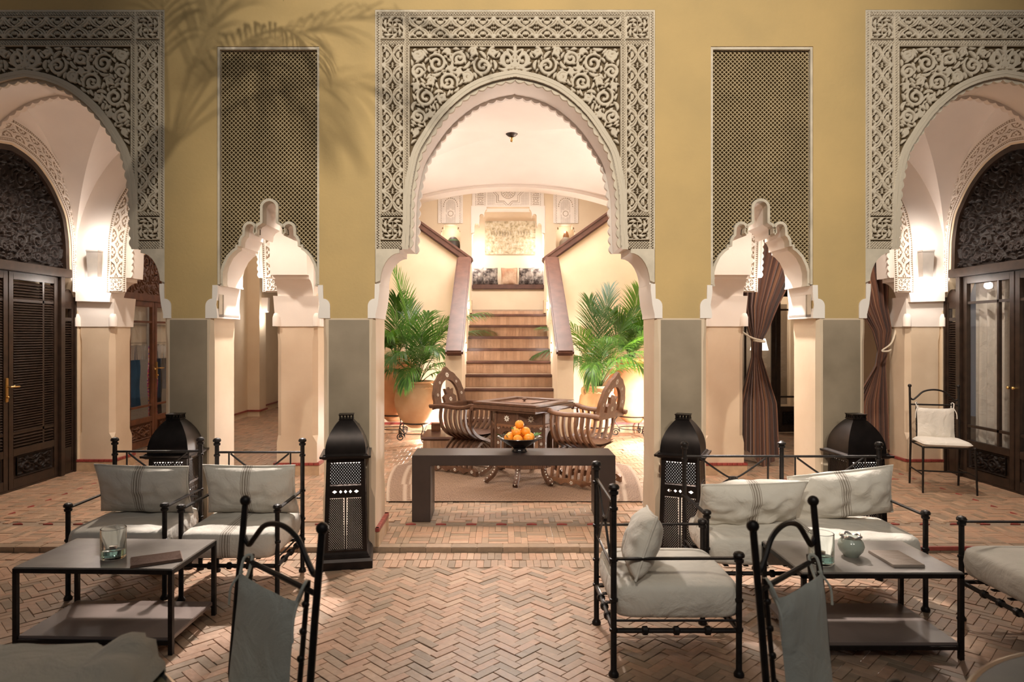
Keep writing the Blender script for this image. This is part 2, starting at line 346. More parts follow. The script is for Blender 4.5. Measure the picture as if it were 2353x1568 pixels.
# ------------------------------------------------------------------ carved relief (height fields with real depth)
class Relief:
    def __init__(s, u0, u1, v0, v1, res):
        s.u = np.arange(u0, u1+res*.5, res); s.v = np.arange(v0, v1+res*.5, res); s.res = res
        s.F = np.full((len(s.v), len(s.u)), -.04)
    def win(s, a, b, c, d, m=.03):
        i0, i1 = np.searchsorted(s.u, (a-m, b+m)); j0, j1 = np.searchsorted(s.v, (c-m, d+m))
        return slice(j0, j1), slice(i0, i1)
    def put(s, w_, f, cut=False):
        if f.size == 0: return
        s.F[w_] = np.minimum(s.F[w_], -f) if cut else np.maximum(s.F[w_], f)
    def cap(s, p, q, rp, rq, cut=False):
        m = max(rp, rq) + (.003 if cut else .02)
        w_ = s.win(min(p[0], q[0]), max(p[0], q[0]), min(p[1], q[1]), max(p[1], q[1]), m)
        U, V = np.meshgrid(s.u[w_[1]], s.v[w_[0]])
        dx, dy = q[0]-p[0], q[1]-p[1]; l2 = dx*dx+dy*dy+1e-12
        t = np.clip(((U-p[0])*dx+(V-p[1])*dy)/l2, 0, 1)
        f = rp+(rq-rp)*t - np.hypot(U-p[0]-t*dx, V-p[1]-t*dy); s.put(w_, f, cut)
    def path(s, P, R, cut=False):
        if not hasattr(R, '__len__'): R = [R]*len(P)
        for i in range(len(P)-1): s.cap(P[i], P[i+1], R[i], R[i+1], cut)
    def ring(s, c, R, r, cut=False):
        w_ = s.win(c[0]-R, c[0]+R, c[1]-R, c[1]+R, r+.01); U, V = np.meshgrid(s.u[w_[1]], s.v[w_[0]])
        s.put(w_, r-np.abs(np.hypot(U-c[0], V-c[1])-R), cut)
    def disc(s, c, R, cut=False):
        w_ = s.win(c[0]-R, c[0]+R, c[1]-R, c[1]+R, .01); U, V = np.meshgrid(s.u[w_[1]], s.v[w_[0]])
        s.put(w_, R-np.hypot(U-c[0], V-c[1]), cut)
    def diamond(s, c, a, b, cut=False):
        w_ = s.win(c[0]-a, c[0]+a, c[1]-b, c[1]+b, .01); U, V = np.meshgrid(s.u[w_[1]], s.v[w_[0]])
        s.put(w_, (1-np.abs(U-c[0])/a-np.abs(V-c[1])/b)*min(a, b)*.7, cut)
    def rect(s, a, b, c, d, cut=False):
        w_ = s.win(a, b, c, d, .01); U, V = np.meshgrid(s.u[w_[1]], s.v[w_[0]])
        s.put(w_, np.minimum(np.minimum(U-a, b-U), np.minimum(V-c, d-V)), cut)
    def frame(s, a, b, c, d, r):
        for p, q in (((a,c),(b,c)), ((b,c),(b,d)), ((b,d),(a,d)), ((a,d),(a,c))): s.cap(p, q, r, r)
    def hatch(s, a, b, c, d, pitch=.02, r=.0032):
        w_ = s.win(a, b, c, d, 0); U, V = np.meshgrid(s.u[w_[1]], s.v[w_[0]])
        k = pitch/math.sqrt(2)
        f = np.maximum(*[r-np.abs(((U+e*V)/math.sqrt(2)+k/2) % k - k/2) for e in (1, -1)])
        s.F[w_] = np.maximum(s.F[w_], f)
    def height(s, soft=.0036): 
        t = np.clip(s.F/soft*.5+.5, 0, 1); return t*t*(3-2*t)
    def mesh(s, name, mat_, H, fn, mask=None):
        h = s.height(); U, V = np.meshgrid(s.u, s.v); P = fn(U, V, h*H).reshape(-1, 3)
        m, n = h.shape; I = np.arange(m*n).reshape(m, n)
        q = np.stack([I[:-1,:-1], I[:-1,1:], I[1:,1:], I[1:,:-1]], -1).reshape(-1, 4)
        if mask is not None:
            mk = mask(U, V).ravel(); q = q[mk[q].all(1)]
        used = np.unique(q); re = np.full(m*n, -1); re[used] = np.arange(len(used)); q = re[q]; P = P[used]
        me = bpy.data.meshes.new(name); me.vertices.add(len(P)); me.vertices.foreach_set('co', P.ravel().astype(np.float32))
        me.loops.add(q.size); me.loops.foreach_set('vertex_index', q.ravel().astype(np.int32))
        me.polygons.add(len(q)); me.polygons.foreach_set('loop_start', np.arange(0, q.size, 4, dtype=np.int32)); me.polygons.foreach_set('loop_total', np.full(len(q), 4, np.int32))
        me.update(calc_edges=True)
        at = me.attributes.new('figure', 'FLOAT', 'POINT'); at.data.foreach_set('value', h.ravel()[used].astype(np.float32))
        me.shade_smooth(); me.materials.append(mat_); return me

class Pen:                                          # draws in a moved / turned local frame
    def __init__(s, R, o, d=(1,0), k=1.0): s.R = R; s.o = o; s.d = d; s.k = k
    def T(s, p): return (s.o[0]+s.k*(p[0]*s.d[0]-p[1]*s.d[1]), s.o[1]+s.k*(p[0]*s.d[1]+p[1]*s.d[0]))
    def path(s, P, W, cut=False): s.R.path([s.T(p) for p in P], [x*s.k for x in W] if hasattr(W, '__len__') else W*s.k, cut)
    def disc(s, c, r, cut=False): s.R.disc(s.T(c), r*s.k, cut)
    def ring(s, c, R, r, cut=False): s.R.ring(s.T(c), R*s.k, r*s.k, cut)
    def diamond(s, c, a, b, cut=False):
        if abs(s.d[0]) < .5: a, b = b, a
        s.R.diamond(s.T(c), a*s.k, b*s.k, cut)

def rosette(R, c, half):
    P = Pen(R, c, (1,0), half/.0875)
    R.frame(c[0]-half*.93, c[0]+half*.93, c[1]-half*.93, c[1]+half*.93, half*.05)
    P.ring((0,0), .050, .0035); P.disc((0,0), .007)
    for k in range(4):
        a = k*PI/2; ca, sa = math.cos(a), math.sin(a)
        P.path([(.008*ca,.008*sa), (.045*ca,.045*sa)], [.002,.0025])
        a += PI/4; ca, sa = math.cos(a), math.sin(a)
        P.path([(.012*ca,.012*sa), (.028*ca,.028*sa), (.043*ca,.043*sa)], [.004,.0125,.004])
    for k in range(8):
        a = k*PI/4+.2; p = []
        for t in range(6):
            rr = .053+.026*t/5; aa = a+.75*t/5; p.append((rr*math.cos(aa), rr*math.sin(aa)))
        P.path(p, [.003,.009,.011,.010,.007,.002])
    for i in (-1,1):
        for j in (-1,1):
            P.path([(i*.078,j*.078), (i*.062,j*.062)], [.008,.003])
            P.path([(i*.078,j*.076), (i*.078,j*.045), (i*.07,j*.03)], [.006,.005,.002])
            P.path([(i*.076,j*.078), (i*.045,j*.078), (i*.03,j*.07)], [.006,.005,.002])

def band(R, o, d, length, n, k=1.0):                 # diamond and half-roundel band, centred on the line o + s*d
    L = length/n/k; P = Pen(R, o, d, k); W = .074
    P.path([(0,-.0805),(length/k,-.0805)], .0045); P.path([(0,.0805),(length/k,.0805)], .0045)
    for i in range(n+1):
        s0 = i*L; lim = lambda x: min(max(x, .002), length/k-.002)
        for (ds, dt) in ((0,.028),(0,0),(0,-.028),(-.014,.0),(.014,0),(0,.052),(0,-.052)):
            if 0 <= s0+ds <= length/k: P.diamond((s0+ds, dt), .0085, .0125)
        for e in (-1, 1):
            if not 0 <= s0+e*L*.3 <= length/k: continue
            for t in (-1, 1):
                pth = catmull([(s0+e*.004, t*W,0), (s0+e*.020, t*.043,0), (s0+e*.042, t*.020,0), (s0+e*L*.5, t*.006,0)], 4)
                P.path(pth, [.004+.0125*math.sin(PI*min(1, q/(len(pth)-1)*.9+.08)) for q in range(len(pth))])
                P.path(pth[3:-2], .0012, True)
    for i in range(n):
        m = (i+.5)*L
        for t in (-1, 1):
            P.ring((m, t*.052), .024, .0032)
            for k2 in range(5):
                a = -t*PI/2 + (k2-2)*.62; ca, sa = math.cos(a), math.sin(a)
                P.path([(m+.004*ca, t*.052+.004*sa), (m+.019*ca, t*.052+.019*sa)], [.0025,.0048])
            for e in (-1, 1):
                P.path(catmull([(m+e*.030,t*.068,0),(m+e*.040,t*.052,0),(m+e*.052,t*.060,0)], 3), [.003,.007,.008,.008,.006,.004,.003])

def arabesque(R, inside, box, seed, smax=.085, smin=.03, tries=900, leaves=4200, k=1.0):
    rg = random.Random(seed); cs = []
    def free(p, r): return inside(p[0], p[1]) >= r*.92
    for tier in (smax, smax*.78, smax*.6, smax*.45, smin):
        for _ in range(tries//5):
            p = (rg.uniform(box[0], box[1]), rg.uniform(box[2], box[3])); r = tier
            if free(p, r) and all(math.hypot(p[0]-c[0], p[1]-c[1]) > (r+c[2])*.98 for c in cs): cs.append((p[0], p[1], r))
    for (x, y, r) in cs:
        sg = rg.choice((-1, 1)); a0 = rg.uniform(0, 2*PI); p = []; wd = []
        for t in range(23):
            f = t/22; a = a0+sg*f*2.9*PI*(.75 if r < .045 else 1); rr = r*(.86-.66*f); p.append((x+rr*math.cos(a), y+rr*math.sin(a)))
            wd.append(k*(.0062+.0052*math.sin(PI*f)))
        R.path(p, wd); R.disc(p[-1], k*.011*min(1, r/.05)+.002)
        for t in (1, 5, 9, 13):
            if t >= len(p)-2: break
            a = math.atan2(p[t+1][1]-p[t][1], p[t+1][0]-p[t][0]) - sg*.85
            q = [(p[t][0]+u_*math.cos(a+sg*u_*7), p[t][1]+u_*math.sin(a+sg*u_*7)) for u_ in np.linspace(0, k*.035, 5)]
            if inside(*q[-1]) > .004: R.path(q, [k*.003, k*.007, k*.009, k*.006, k*.002])
    def val(p):
        i = int(round((p[0]-R.u[0])/R.res)); j = int(round((p[1]-R.v[0])/R.res))
        return R.F[j, i] if 0 <= i < len(R.u) and 0 <= j < len(R.v) else 1
    for lv, (ln, wd) in enumerate(((.095,.0145),(.065,.012),(.042,.009),(.024,.0065))):
        ln *= k; wd *= k
        for _ in range(leaves//4):
            p0 = (rg.uniform(box[0], box[1]), rg.uniform(box[2], box[3])); a = rg.uniform(0, 2*PI); cv = rg.choice((-1,1))*rg.uniform(8, 26)/k
            p = [(p0[0], p0[1])]; n = 7
            for t in range(n):
                b = a+cv*ln*t/n; p.append((p[-1][0]+ln/n*math.cos(b), p[-1][1]+ln/n*math.sin(b)))
            Wd = [wd*(.25+.75*math.sin(PI*(.08+.84*t/n))) for t in range(n+1)]
            if all(inside(*q) > x+.003 and val(q) < -(x+.0034*k) for q, x in zip(p, Wd)):
                R.path(p, Wd)
                if lv < 2: R.path(p[2:6], .0013, True)

# ------------------------------------------------------------------ arch outlines (half width, height) measured on the facade
ARCH_PTS = [(.785,2.215),(.776,2.40),(.772,2.56),(.759,2.689),(.714,2.898),(.640,3.034),(.543,3.175),(.431,3.290),(.300,3.385),(.150,3.445),(0,3.475)]
def arch_half(n=6, kx=1.0, kz=1.0, z0=2.215): return [(p.x*kx, z0+(p.y-2.215)*kz) for p in catmull([(a, b, 0) for a, b in ARCH_PTS], n)]
def arch_full(off=0, **k):
    h = arch_half(**k); P = h + [(-x, z) for x, z in h[-2::-1]]
    if not off: return P
    out = []
    for i, p in enumerate(P):
        a, b = P[max(i-1,0)], P[min(i+1,len(P)-1)]; t = Vector((b[0]-a[0], b[1]-a[1])).normalized(); nrm = Vector((t.y, -t.x))
        out.append((p[0]+nrm.x*off, p[1]+nrm.y*off))
    return out
def opening(w_=1.03, kx=1.0, zs=1.94, zt=2.174, base=1.69, inner=.855):
    s = [(w_, base), (w_, zs)]
    c = (inner, zs); rx, rz = w_-inner, zt-zs
    s += [(c[0]+rx*math.cos(t), c[1]+rz*math.sin(t)) for t in np.linspace(.12, PI/2, 8)]
    s += [(inner, 2.215), (.785*kx+.0, 2.215)]
    right = s + arch_half(kx=kx)[1:]
    return right + [(-x, z) for x, z in right[-2::-1]]
def scallop_ring(y0, y1, kx=1.0, n=46, mb=None):
    o = arch_full(.004, kx=kx); c = arch_full(0, kx=kx)
    seg = [0]; 
    for a, b in zip(c, c[1:]): seg.append(seg[-1]+math.hypot(b[0]-a[0], b[1]-a[1]))
    tot = seg[-1]; inn = []
    for i in range(n*5+1):
        s_ = tot*i/(n*5); j = min(np.searchsorted(seg, s_, 'right')-1, len(c)-2); t = (s_-seg[j])/(seg[j+1]-seg[j])
        a, b = c[j], c[j+1]; tx, tz = (b[0]-a[0]), (b[1]-a[1]); l = math.hypot(tx, tz); d = .011+.017*abs(math.sin(PI*(i % 5)/5))
        inn.append((a[0]+tx*t - tz/l*d, a[1]+tz*t + tx/l*d))
    return solid2d([o + inn[::-1]], y0, y1, mb)
def interp_arch(kx=1.0, off=0):
    c = np.array(arch_full(off, kx=kx)); return c

def big_panel_mesh():                               # one carved front, centred; shared by the three big arches
    R = Relief(0, 1.036, 2.20, 3.974, .0037)
    arch = np.array(arch_half(8)); 
    az = arch[:,1]; ax = arch[:,0]+.0
    oc = np.array(arch_full(.052)); oc = oc[oc[:,0] >= 0]
    def out_arch(U, V):                             # distance-like: >0 outside the moulding
        d = np.full(np.shape(U), 9.0)
        for a, b in zip(oc, oc[1:]):
            dx, dz = b-a; l2 = dx*dx+dz*dz+1e-12; t = np.clip(((U-a[0])*dx+(V-a[1])*dz)/l2, 0, 1)
            d = np.minimum(d, np.hypot(U-a[0]-t*dx, V-a[1]-t*dz))
        wz = np.interp(V, oc[:,1], oc[:,0]); ins = (U < wz) & (V < oc[:,1].max())
        return np.where(ins, -d, d)
    G = out_arch(*np.meshgrid(R.u, R.v))
    def inside(x, y):
        i = int((x-R.u[0])/R.res+.5); j = int((y-R.v[0])/R.res+.5)
        if not (0 <= i < len(R.u) and 0 <= j < len(R.v)): return -1
        return min(G[j, i]-.006, .777-x, 3.700-y, x+.02)
    rosette(R, (.907, 3.842), .0875); rosette(R, (.907, 2.355), .0875)
    band(R, (.907, 2.475), (0,1), 1.245, 8)
    band(R, (0, 3.842), (1,0), .79, 5)
    for (a, b, c, d) in ((1.0,1.033,2.205,3.97), (.788,.815,2.205,3.97), (0,1.033,3.935,3.968), (0,1.033,3.715,3.748), (.80,1.033,2.448,2.472), (.80,1.033,2.205,2.262)):
        R.rect(a, b, c, d, True); R.hatch(a, b, c, d)
    for e in (1.0, .815): R.path([(e,2.205),(e,3.97)], .004)
    # spandrel: palmette on the axis, scrolls and leaves
    for (p, wd) in (([(0,3.70),(.0,3.62),(0,3.56)], [.012,.008,.004]), ([(.010,3.60),(.045,3.64),(.06,3.68)], [.004,.012,.004]), ([(.008,3.54),(.05,3.545),(.085,3.585),(.075,3.64)], [.004,.010,.012,.004]),
                    ([(.03,3.555),(.075,3.53),(.12,3.54)], [.004,.011,.004]), ([(0.0,3.55),(.02,3.565),(0.03,3.60),(.012,3.64)], [.004,.006,.007,.004])): R.path(catmull([(*q,0) for q in p], 4) if len(p) > 2 else p, [np.interp(t, np.linspace(0,1,len(wd)), wd) for t in np.linspace(0,1,(len(p)-1)*4+1)])
    R.path([(0,3.708),(.785,3.708),(.785,2.45)], .005)
    arabesque(R, inside, (0,.785,2.4,3.71), 11, .082, .026, 9000, 60000, 1.0)
    Ug, Vg = np.meshgrid(R.u, R.v); sp = (Ug < .776) & (Vg < 3.70) & (R.F > -.03); R.F = np.where(sp, R.F+.0021, R.F)
    # moulding zone stays proud
    R.F = np.where(G < .004, .02, R.F)
    full = Relief(-1.036, 1.036, 2.20, 3.974, .0037); h = R.F
    F = np.concatenate([h[:, :0:-1], h], 1); full.u = np.concatenate([-R.u[:0:-1], R.u]); full.v = R.v; full.F = F
    ac = np.array(arch_half(8)); 
    def mask(U, V):
        wz = np.interp(V, ac[:,1], ac[:,0]); return ~((np.abs(U) < wz) & (V < ac[:,1].max())) & ((V > 2.216) | (np.abs(U) > .785))
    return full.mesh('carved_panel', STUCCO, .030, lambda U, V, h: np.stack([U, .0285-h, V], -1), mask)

def arch_strip_mesh(kx, kz=1.0, off=.035, wid=.23, name='carved_arch_band', H=.018):
    c = np.array(arch_full(off+wid/2, kx=kx, kz=kz)); c = np.vstack([[c[0,0], 2.05], c, [c[-1,0], 2.05]])
    seg = np.concatenate([[0], np.cumsum(np.hypot(*np.diff(c, axis=0).T))]); tot = seg[-1]; half = tot/2
    R = Relief(0, half, -wid/2, wid/2, .006)
    R.rect(0, half, -wid/2, -wid/2+.012); R.rect(0, half, wid/2-.012, wid/2); 
    for e in (-1, 1):
        for i in range(int(half/.024)): R.diamond((.012+i*.024, e*(wid/2-.026)), .009, .009)
    R.path([(0,-.078),(half,-.078)], .004); R.path([(0,.078),(half,.078)], .004)
    rosette(R, (.085, 0), .072); band(R, (.175, 0), (1,0), half-.175, 10, .86)
    full = Relief(0, 1, -wid/2, wid/2, .006); full.v = R.v; full.u = np.concatenate([R.u, 2*half-R.u[-2::-1]]); full.F = np.concatenate([R.F, R.F[:, -2::-1]], 1)
    t = np.gradient(c, axis=0); t /= np.linalg.norm(t, axis=1)[:,None]
    def fn(U, V, h):
        x = np.interp(U, seg, c[:,0]); z = np.interp(U, seg, c[:,1]); tx = np.interp(U, seg, t[:,0]); tz = np.interp(U, seg, t[:,1]); l = np.hypot(tx, tz)
        return np.stack([x+V*tz/l, -h, z-V*tx/l], -1)
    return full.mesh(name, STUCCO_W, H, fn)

def flat_relief(name, m_, wid, hgt, fill, H=.02, res=.006, seed=3, smax=.06, k=1.0, frame=True):   # carved panel in local x,z, face towards -y
    R = Relief(-wid/2, wid/2, 0, hgt, res)
    if frame: R.frame(-wid/2, wid/2, 0, hgt, .01)
    fill(R)
    return R.mesh(name, m_, H, lambda U, V, h: np.stack([U, -h, V], -1))
# ------------------------------------------------------------------ floors
TONES = 8
def brick_verts(L, W, h, c, ang):
    ca, sa = math.cos(ang), math.sin(ang); e = .0016
    vs = [(-L/2,-W/2,-.02), (L/2,-W/2,-.02), (L/2,W/2,-.02), (-L/2,W/2,-.02), (-L/2,-W/2,h-e), (L/2,-W/2,h-e), (L/2,W/2,h-e), (-L/2,W/2,h-e),
          (-L/2+e,-W/2+e,h), (L/2-e,-W/2+e,h), (L/2-e,W/2-e,h), (-L/2+e,W/2-e,h)]
    return [(c[0]+x*ca-y*sa, c[1]+x*sa+y*ca, c[2]+z) for x, y, z in vs]
BF = [(0,1,5,4),(1,2,6,5),(2,3,7,6),(3,0,4,7),(4,5,9,8),(5,6,10,9),(6,7,11,10),(7,4,8,11),(8,9,10,11)]
brick_me = {}
def brick_mesh(L, W, t):
    if (L, W, t) not in brick_me:
        me = bpy.data.meshes.new('brick'); me.from_pydata(brick_verts(L, W, 0, (0,0,0), 0), [], BF); me.materials.append(BRICK)
        at = me.attributes.new('tone', 'FLOAT', 'POINT'); at.data.foreach_set('value', [(t+.5)/TONES]*12); brick_me[(L, W, t)] = me
    return brick_me[(L, W, t)]
def lay(bricks, parent, near=0, name='bricks', ztop=0):      # bricks: (x, y, angle, L, W)
    ex, ey = cam.location.x, cam.location.y
    bricks.sort(key=lambda b: (b[1]-ey)**2+(b[0]-ex)**2*.3)
    seen = [b for b in bricks if abs((b[0]+.103)/(b[1]+5.045)-.016) < .76 and (b[1]+5.045) > 3.12]
    ind = set(id(b) for b in seen[:near])
    mb = MB(); tn = []
    for b in bricks:
        t = min(TONES-1, int(rnd.betavariate(1.6, 1.6)*TONES)); z = rnd.uniform(-.0025, .0025); j = rnd.uniform(-.012, .012)
        if id(b) in ind:
            o = link(brick_mesh(b[3], b[4], t), 'brick', parent, (b[0], b[1], ztop+z), (rnd.uniform(-.012,.012), rnd.uniform(-.012,.012), b[2]+j))
        else:
            mb.add(brick_verts(b[3], b[4], z, (b[0], b[1], ztop), b[2]+j), BF); tn += [(t+rnd.random())/TONES]*12
    if mb.v:
        me = mb.mesh(name, BRICK, smooth=0); at = me.attributes.new('tone', 'FLOAT', 'POINT'); at.data.foreach_set('value', tn)
        stuff(link(me, name, parent))
def herringbone(x0, x1, y0, y1, L=.15, Wd=.05, gap=.0022, rot=PI/4, keep=lambda x, y: True):
    out = []; ca, sa = math.cos(rot), math.sin(rot); cx, cy = (x0+x1)/2, (y0+y1)/2; rad = math.hypot(x1-x0, y1-y0)/2+.2
    n = int(rad*2/Wd/1.2)+4
    for i in range(-n, n):
        for j in range(-int(rad/(Wd+L)*2)-3, int(rad/(Wd+L)*2)+4):
            ox, oy = i*Wd+j*(L+Wd), i*Wd+j*(Wd-L)
            for (bx, by, a) in ((ox+L/2, oy+Wd/2, 0), (ox+L+Wd/2, oy+Wd-L/2, PI/2)):
                x, y = cx+bx*ca-by*sa, cy+bx*sa+by*ca
                if x0 < x < x1 and y0 < y < y1 and keep(x, y): out.append((x, y, a+rot, L-gap, Wd-gap))
    return out
def soldier(x0, x1, y0, L=.15, Wd=.05, gap=.0022):
    return [(x0+(i+.5)*Wd, y0+L/2, PI/2, L-gap, Wd-gap) for i in range(int((x1-x0)/Wd))]

floor = struct(MB().box(-9, 9, -6.5, 0.03, -.30, -.047).obj('floor', GROUT, smooth=0))
cb = [b for b in soldier(-5.5, 5.5, -.165) + soldier(-5.475, 5.5, -.325)]
cb += herringbone(-5.3, 5.3, -2.55, -.33)
lay(cb, floor, near=296, ztop=-.04)
# raised arcade floor, one low step up
arcade_floor = struct(MB().box(-9, 9, 0.03, 12, -.30, -.007).obj('floor_arcade', GROUT, smooth=0))
ab = []
for i in range(75):                                   # basket rows behind the step
    x = -5.6+.15*i
    if i % 2: ab += [(x+.025+.05*k, .165, PI/2, .148, .048) for k in range(3)]+[(x+.025+.05*k, .315, PI/2, .148, .048) for k in range(3)]
    else: ab += [(x+.075, .115+.05*k, 0, .148, .048) for k in range(6)]
    ab += [(x+.025+.05*k, .465, PI/2, .148, .048) for k in range(3)]
ab += herringbone(-5.2, 5.2, .66, 4.2, rot=0, keep=lambda x, y: not (abs(x) < 1.15 and 1.4 < y < 3.2 and False))
ab += herringbone(-5.0, -2.6, 4.2, 9.5, .19, .06, rot=0); ab += herringbone(-2.3, 2.4, 4.2, 6.3, .19, .06, rot=0); ab += herringbone(2.6, 5.0, 4.2, 5.8, .19, .06, rot=0)
lay(ab, arcade_floor, near=0, ztop=0)
kerb = MB()
for i in range(59):
    kb = MB(); t = rnd.random()*.4; x = -5.6+.19*i
    kb.box(x+.001, x+.189, -.004+rnd.uniform(-.003,.003), .088, -.06, rnd.uniform(-.002,.001))
    o = kb.obj('kerb_brick', BRICK, arcade_floor, smooth=0, bevel=.004)
    at = o.data.attributes.new('tone', 'FLOAT', 'POINT'); at.data.foreach_set('value', [t]*len(o.data.vertices))
def tri_row(pts, d, size=.085):
    for (x, y) in pts:
        e = Vector((d[0], d[1])).normalized()*size/2; nn = Vector((-e.y, e.x))*.8
        MB().prism([(x-e.x, y-e.y), (x+e.x, y+e.y), (x+nn.x, y+nn.y)], -.01, .004).obj('red_tile', REDTILE, arcade_floor, smooth=0)
tri_row([(-4.6+.25*i, .60) for i in range(38)], (1,0))
for sx in (-1, 1):
    tri_row([(sx*4.40, .95+.24*i) for i in range(8)], (0, sx)); tri_row([(sx*(4.4-.24*i), 2.35) for i in range(1, 7)], (1,0))
    if sx > 0: MB().box(2.62, 4.6, -.010, .012, -.024, .002).obj('red_tile_strip', REDTILE, arcade_floor, smooth=0)

# ------------------------------------------------------------------ front wall
BAYS = (-3.625, 0.0, 3.625); SMALL = (-1.825, 1.825)
def notch():
    pts = [(-7.5,-.05)]
    ev = [(c, 1.035, 3.972, 0) for c in BAYS] + [(c, .378, 3.70, 1) for c in SMALL]
    for c, hw, zt, sm in sorted(ev):
        if sm: pts += [(c-.448,-.05), (c-.448,1.688), (c-hw,1.688), (c-hw,zt), (c+hw,zt), (c+hw,1.688), (c+.448,1.688), (c+.448,-.05)]
        else: pts += [(c-hw-.04,-.05), (c-hw-.04,1.688), (c-hw,1.688), (c-hw,zt), (c+hw,zt), (c+hw,1.688), (c+hw+.04,1.688), (c+hw+.04,-.05)]
    return pts + [(7.5,-.05), (7.5,6.2), (-7.5,6.2)]
wall_front = struct(solid2d([notch()], 0, .42).obj('wall_front', OCHRE, fix=True, smooth=30))
panel_me = big_panel_mesh()
op = opening(1.0)
slab = solid2d([[(-1.034,1.945)] + [(-1.034,3.971),(1.034,3.971),(1.034,1.945)] + op[1:-1]], .03, .418)
slab_me = slab.mesh('spandrel_slab', WHITE, fix=True, smooth=25)
rib_me = solid2d([arch_full(.048) + arch_full(.006)[::-1]], .000, .032).mesh('archivolt', STUCCO_P, fix=True, bevel=.006)
rib2_me = solid2d([arch_full(.030) + arch_full(.024)[::-1]], -.004, .02).mesh('archivolt_bead', STUCCO_P, fix=True)
sh = [(x, z) for x, z in opening(1.0) if z < 2.22 and x > 0]
arc_ = [p for p in sh if 1.941 < p[1] < 2.18]
shf = solid2d([[(1.033,1.955),(1.033,2.205),(.857,2.205)] + arc_[::-1]], .004, .032)
sh_me = shf.mesh('corbel_face', STUCCO_P, fix=True)
shm = MB(); shm.v = [(-x, y, z) for x, y, z in shf.v]; shm.f = [f[::-1] for f in shf.f]; shm_me = shm.mesh('corbel_face', STUCCO_P, fix=True)
sc_f = scallop_ring(.028, .055).mesh('scalloped_edge', STUCCO_P, fix=True); sc_b = scallop_ring(.385, .43).mesh('scalloped_edge', WHITE, fix=True)
ledge_me = solid2d([[(-1.034,2.2),(-1.034,3.972),(1.034,3.972),(1.034,2.2),(1.024,2.2),(1.024,3.958),(-1.024,3.958),(-1.024,2.2)]], .002, .03).mesh('panel_edge', STUCCO_P, fix=True)
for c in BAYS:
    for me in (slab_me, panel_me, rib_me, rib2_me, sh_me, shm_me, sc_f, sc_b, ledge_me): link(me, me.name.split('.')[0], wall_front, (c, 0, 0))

# small stepped arches under the plaster lattices
def small_half():
    P = [(.372,1.70),(.372,1.93),(.338,1.93)]
    P += [(.345,1.95),(.344,2.03),(.330,2.085),(.300,2.145),(.262,2.186),(.236,2.203),(.236,2.225),(.212,2.225),(.210,2.262),(.196,2.292),(.182,2.305),(.1785,2.355)]
    P += [(.145+.033*math.cos(t), 2.357+.034*math.sin(t)) for t in np.linspace(.3, PI-.2, 7)]
    P += [(.113,2.318),(.107,2.306),(.102,2.32),(.098,2.352),(.082,2.378),(.060,2.390),(.049,2.40),(.049,2.515)]
    P += [(.049*math.cos(t), 2.515+.046*math.sin(t)) for t in np.linspace(.25, PI/2, 5)]
    return P
sh_ = small_half(); SO = sh_ + [(-x, z) for x, z in sh_[-2::-1]]
def grow(P, d):
    out = []
    for i, p in enumerate(P):
        a, b = P[max(i-1,0)], P[min(i+1,len(P)-1)]; t = Vector((b[0]-a[0], b[1]-a[1]))
        if t.length < 1e-6: t = Vector((0,1))
        t.normalize(); out.append((p[0]+t.y*d, p[1]-t.x*d))
    return out
def inside_poly(x, z, P):
    r = False; j = len(P)-1
    for i in range(len(P)):
        if (P[i][1] > z) != (P[j][1] > z) and x < (P[j][0]-P[i][0])*(z-P[i][1])/(P[j][1]-P[i][1])+P[i][0]: r = not r
        j = i
    return r
GO = grow(SO, .020); GO = [(max(-.372, min(.372, x)), z) for x, z in GO]
back_me = solid2d([[(-.377,1.70),(-.377,3.699),(.377,3.699),(.377,1.70)] + GO], .085, .11).mesh('lattice_backing', LATTBACK, fix=True)
body_me = solid2d([[(-.377,1.70),(-.377,3.699),(.377,3.699),(.377,1.70)] + SO], .1105, .418).mesh('stepped_soffit', WHITE, fix=True)
rim_me = solid2d([GO + SO[::-1]], .022, .1103).mesh('stepped_moulding', STUCCO_P, fix=True, smooth=25)
fr_me = solid2d([[(-.377,1.94),(-.377,3.699),(.377,3.699),(.377,1.94),(.360,1.94),(.360,3.680),(-.360,3.680),(-.360,1.94)]], .006, .0845).mesh('lattice_frame', STUCCO_P, fix=True)
lm = MB(); pitch = .0315; a_ = pitch/math.sqrt(2)
for sg in (1, -1):
    for k in range(-90, 180):
        c0 = k*pitch; run = []; st = .006
        for i in range(int(.722/st)+1):
            x = -.361+i*st; z = c0+sg*x+1.9
            ok = 1.95 < z < 3.682 and not inside_poly(x, z, GO)
            if ok: run.append((x, z))
            if (not ok or i == int(.722/st)) and len(run) > 1:
                y = .036 if sg > 0 else .034
                lm.bar((run[0][0], y+.022, run[0][1]), (run[-1][0], y+.022, run[-1][1]), .046, .0062, up=(-sg*.707,0,.707)); run = []
            elif not ok: run = []
lat_me = lm.mesh('plaster_lattice', LATT, smooth=0)
for c in SMALL:
    for me in (back_me, body_me, rim_me, fr_me): link(me, me.name.split('.')[0], wall_front, (c, 0, 0))
    stuff(link(lat_me, 'plaster_lattice', wall_front, (c, 0, 0)))
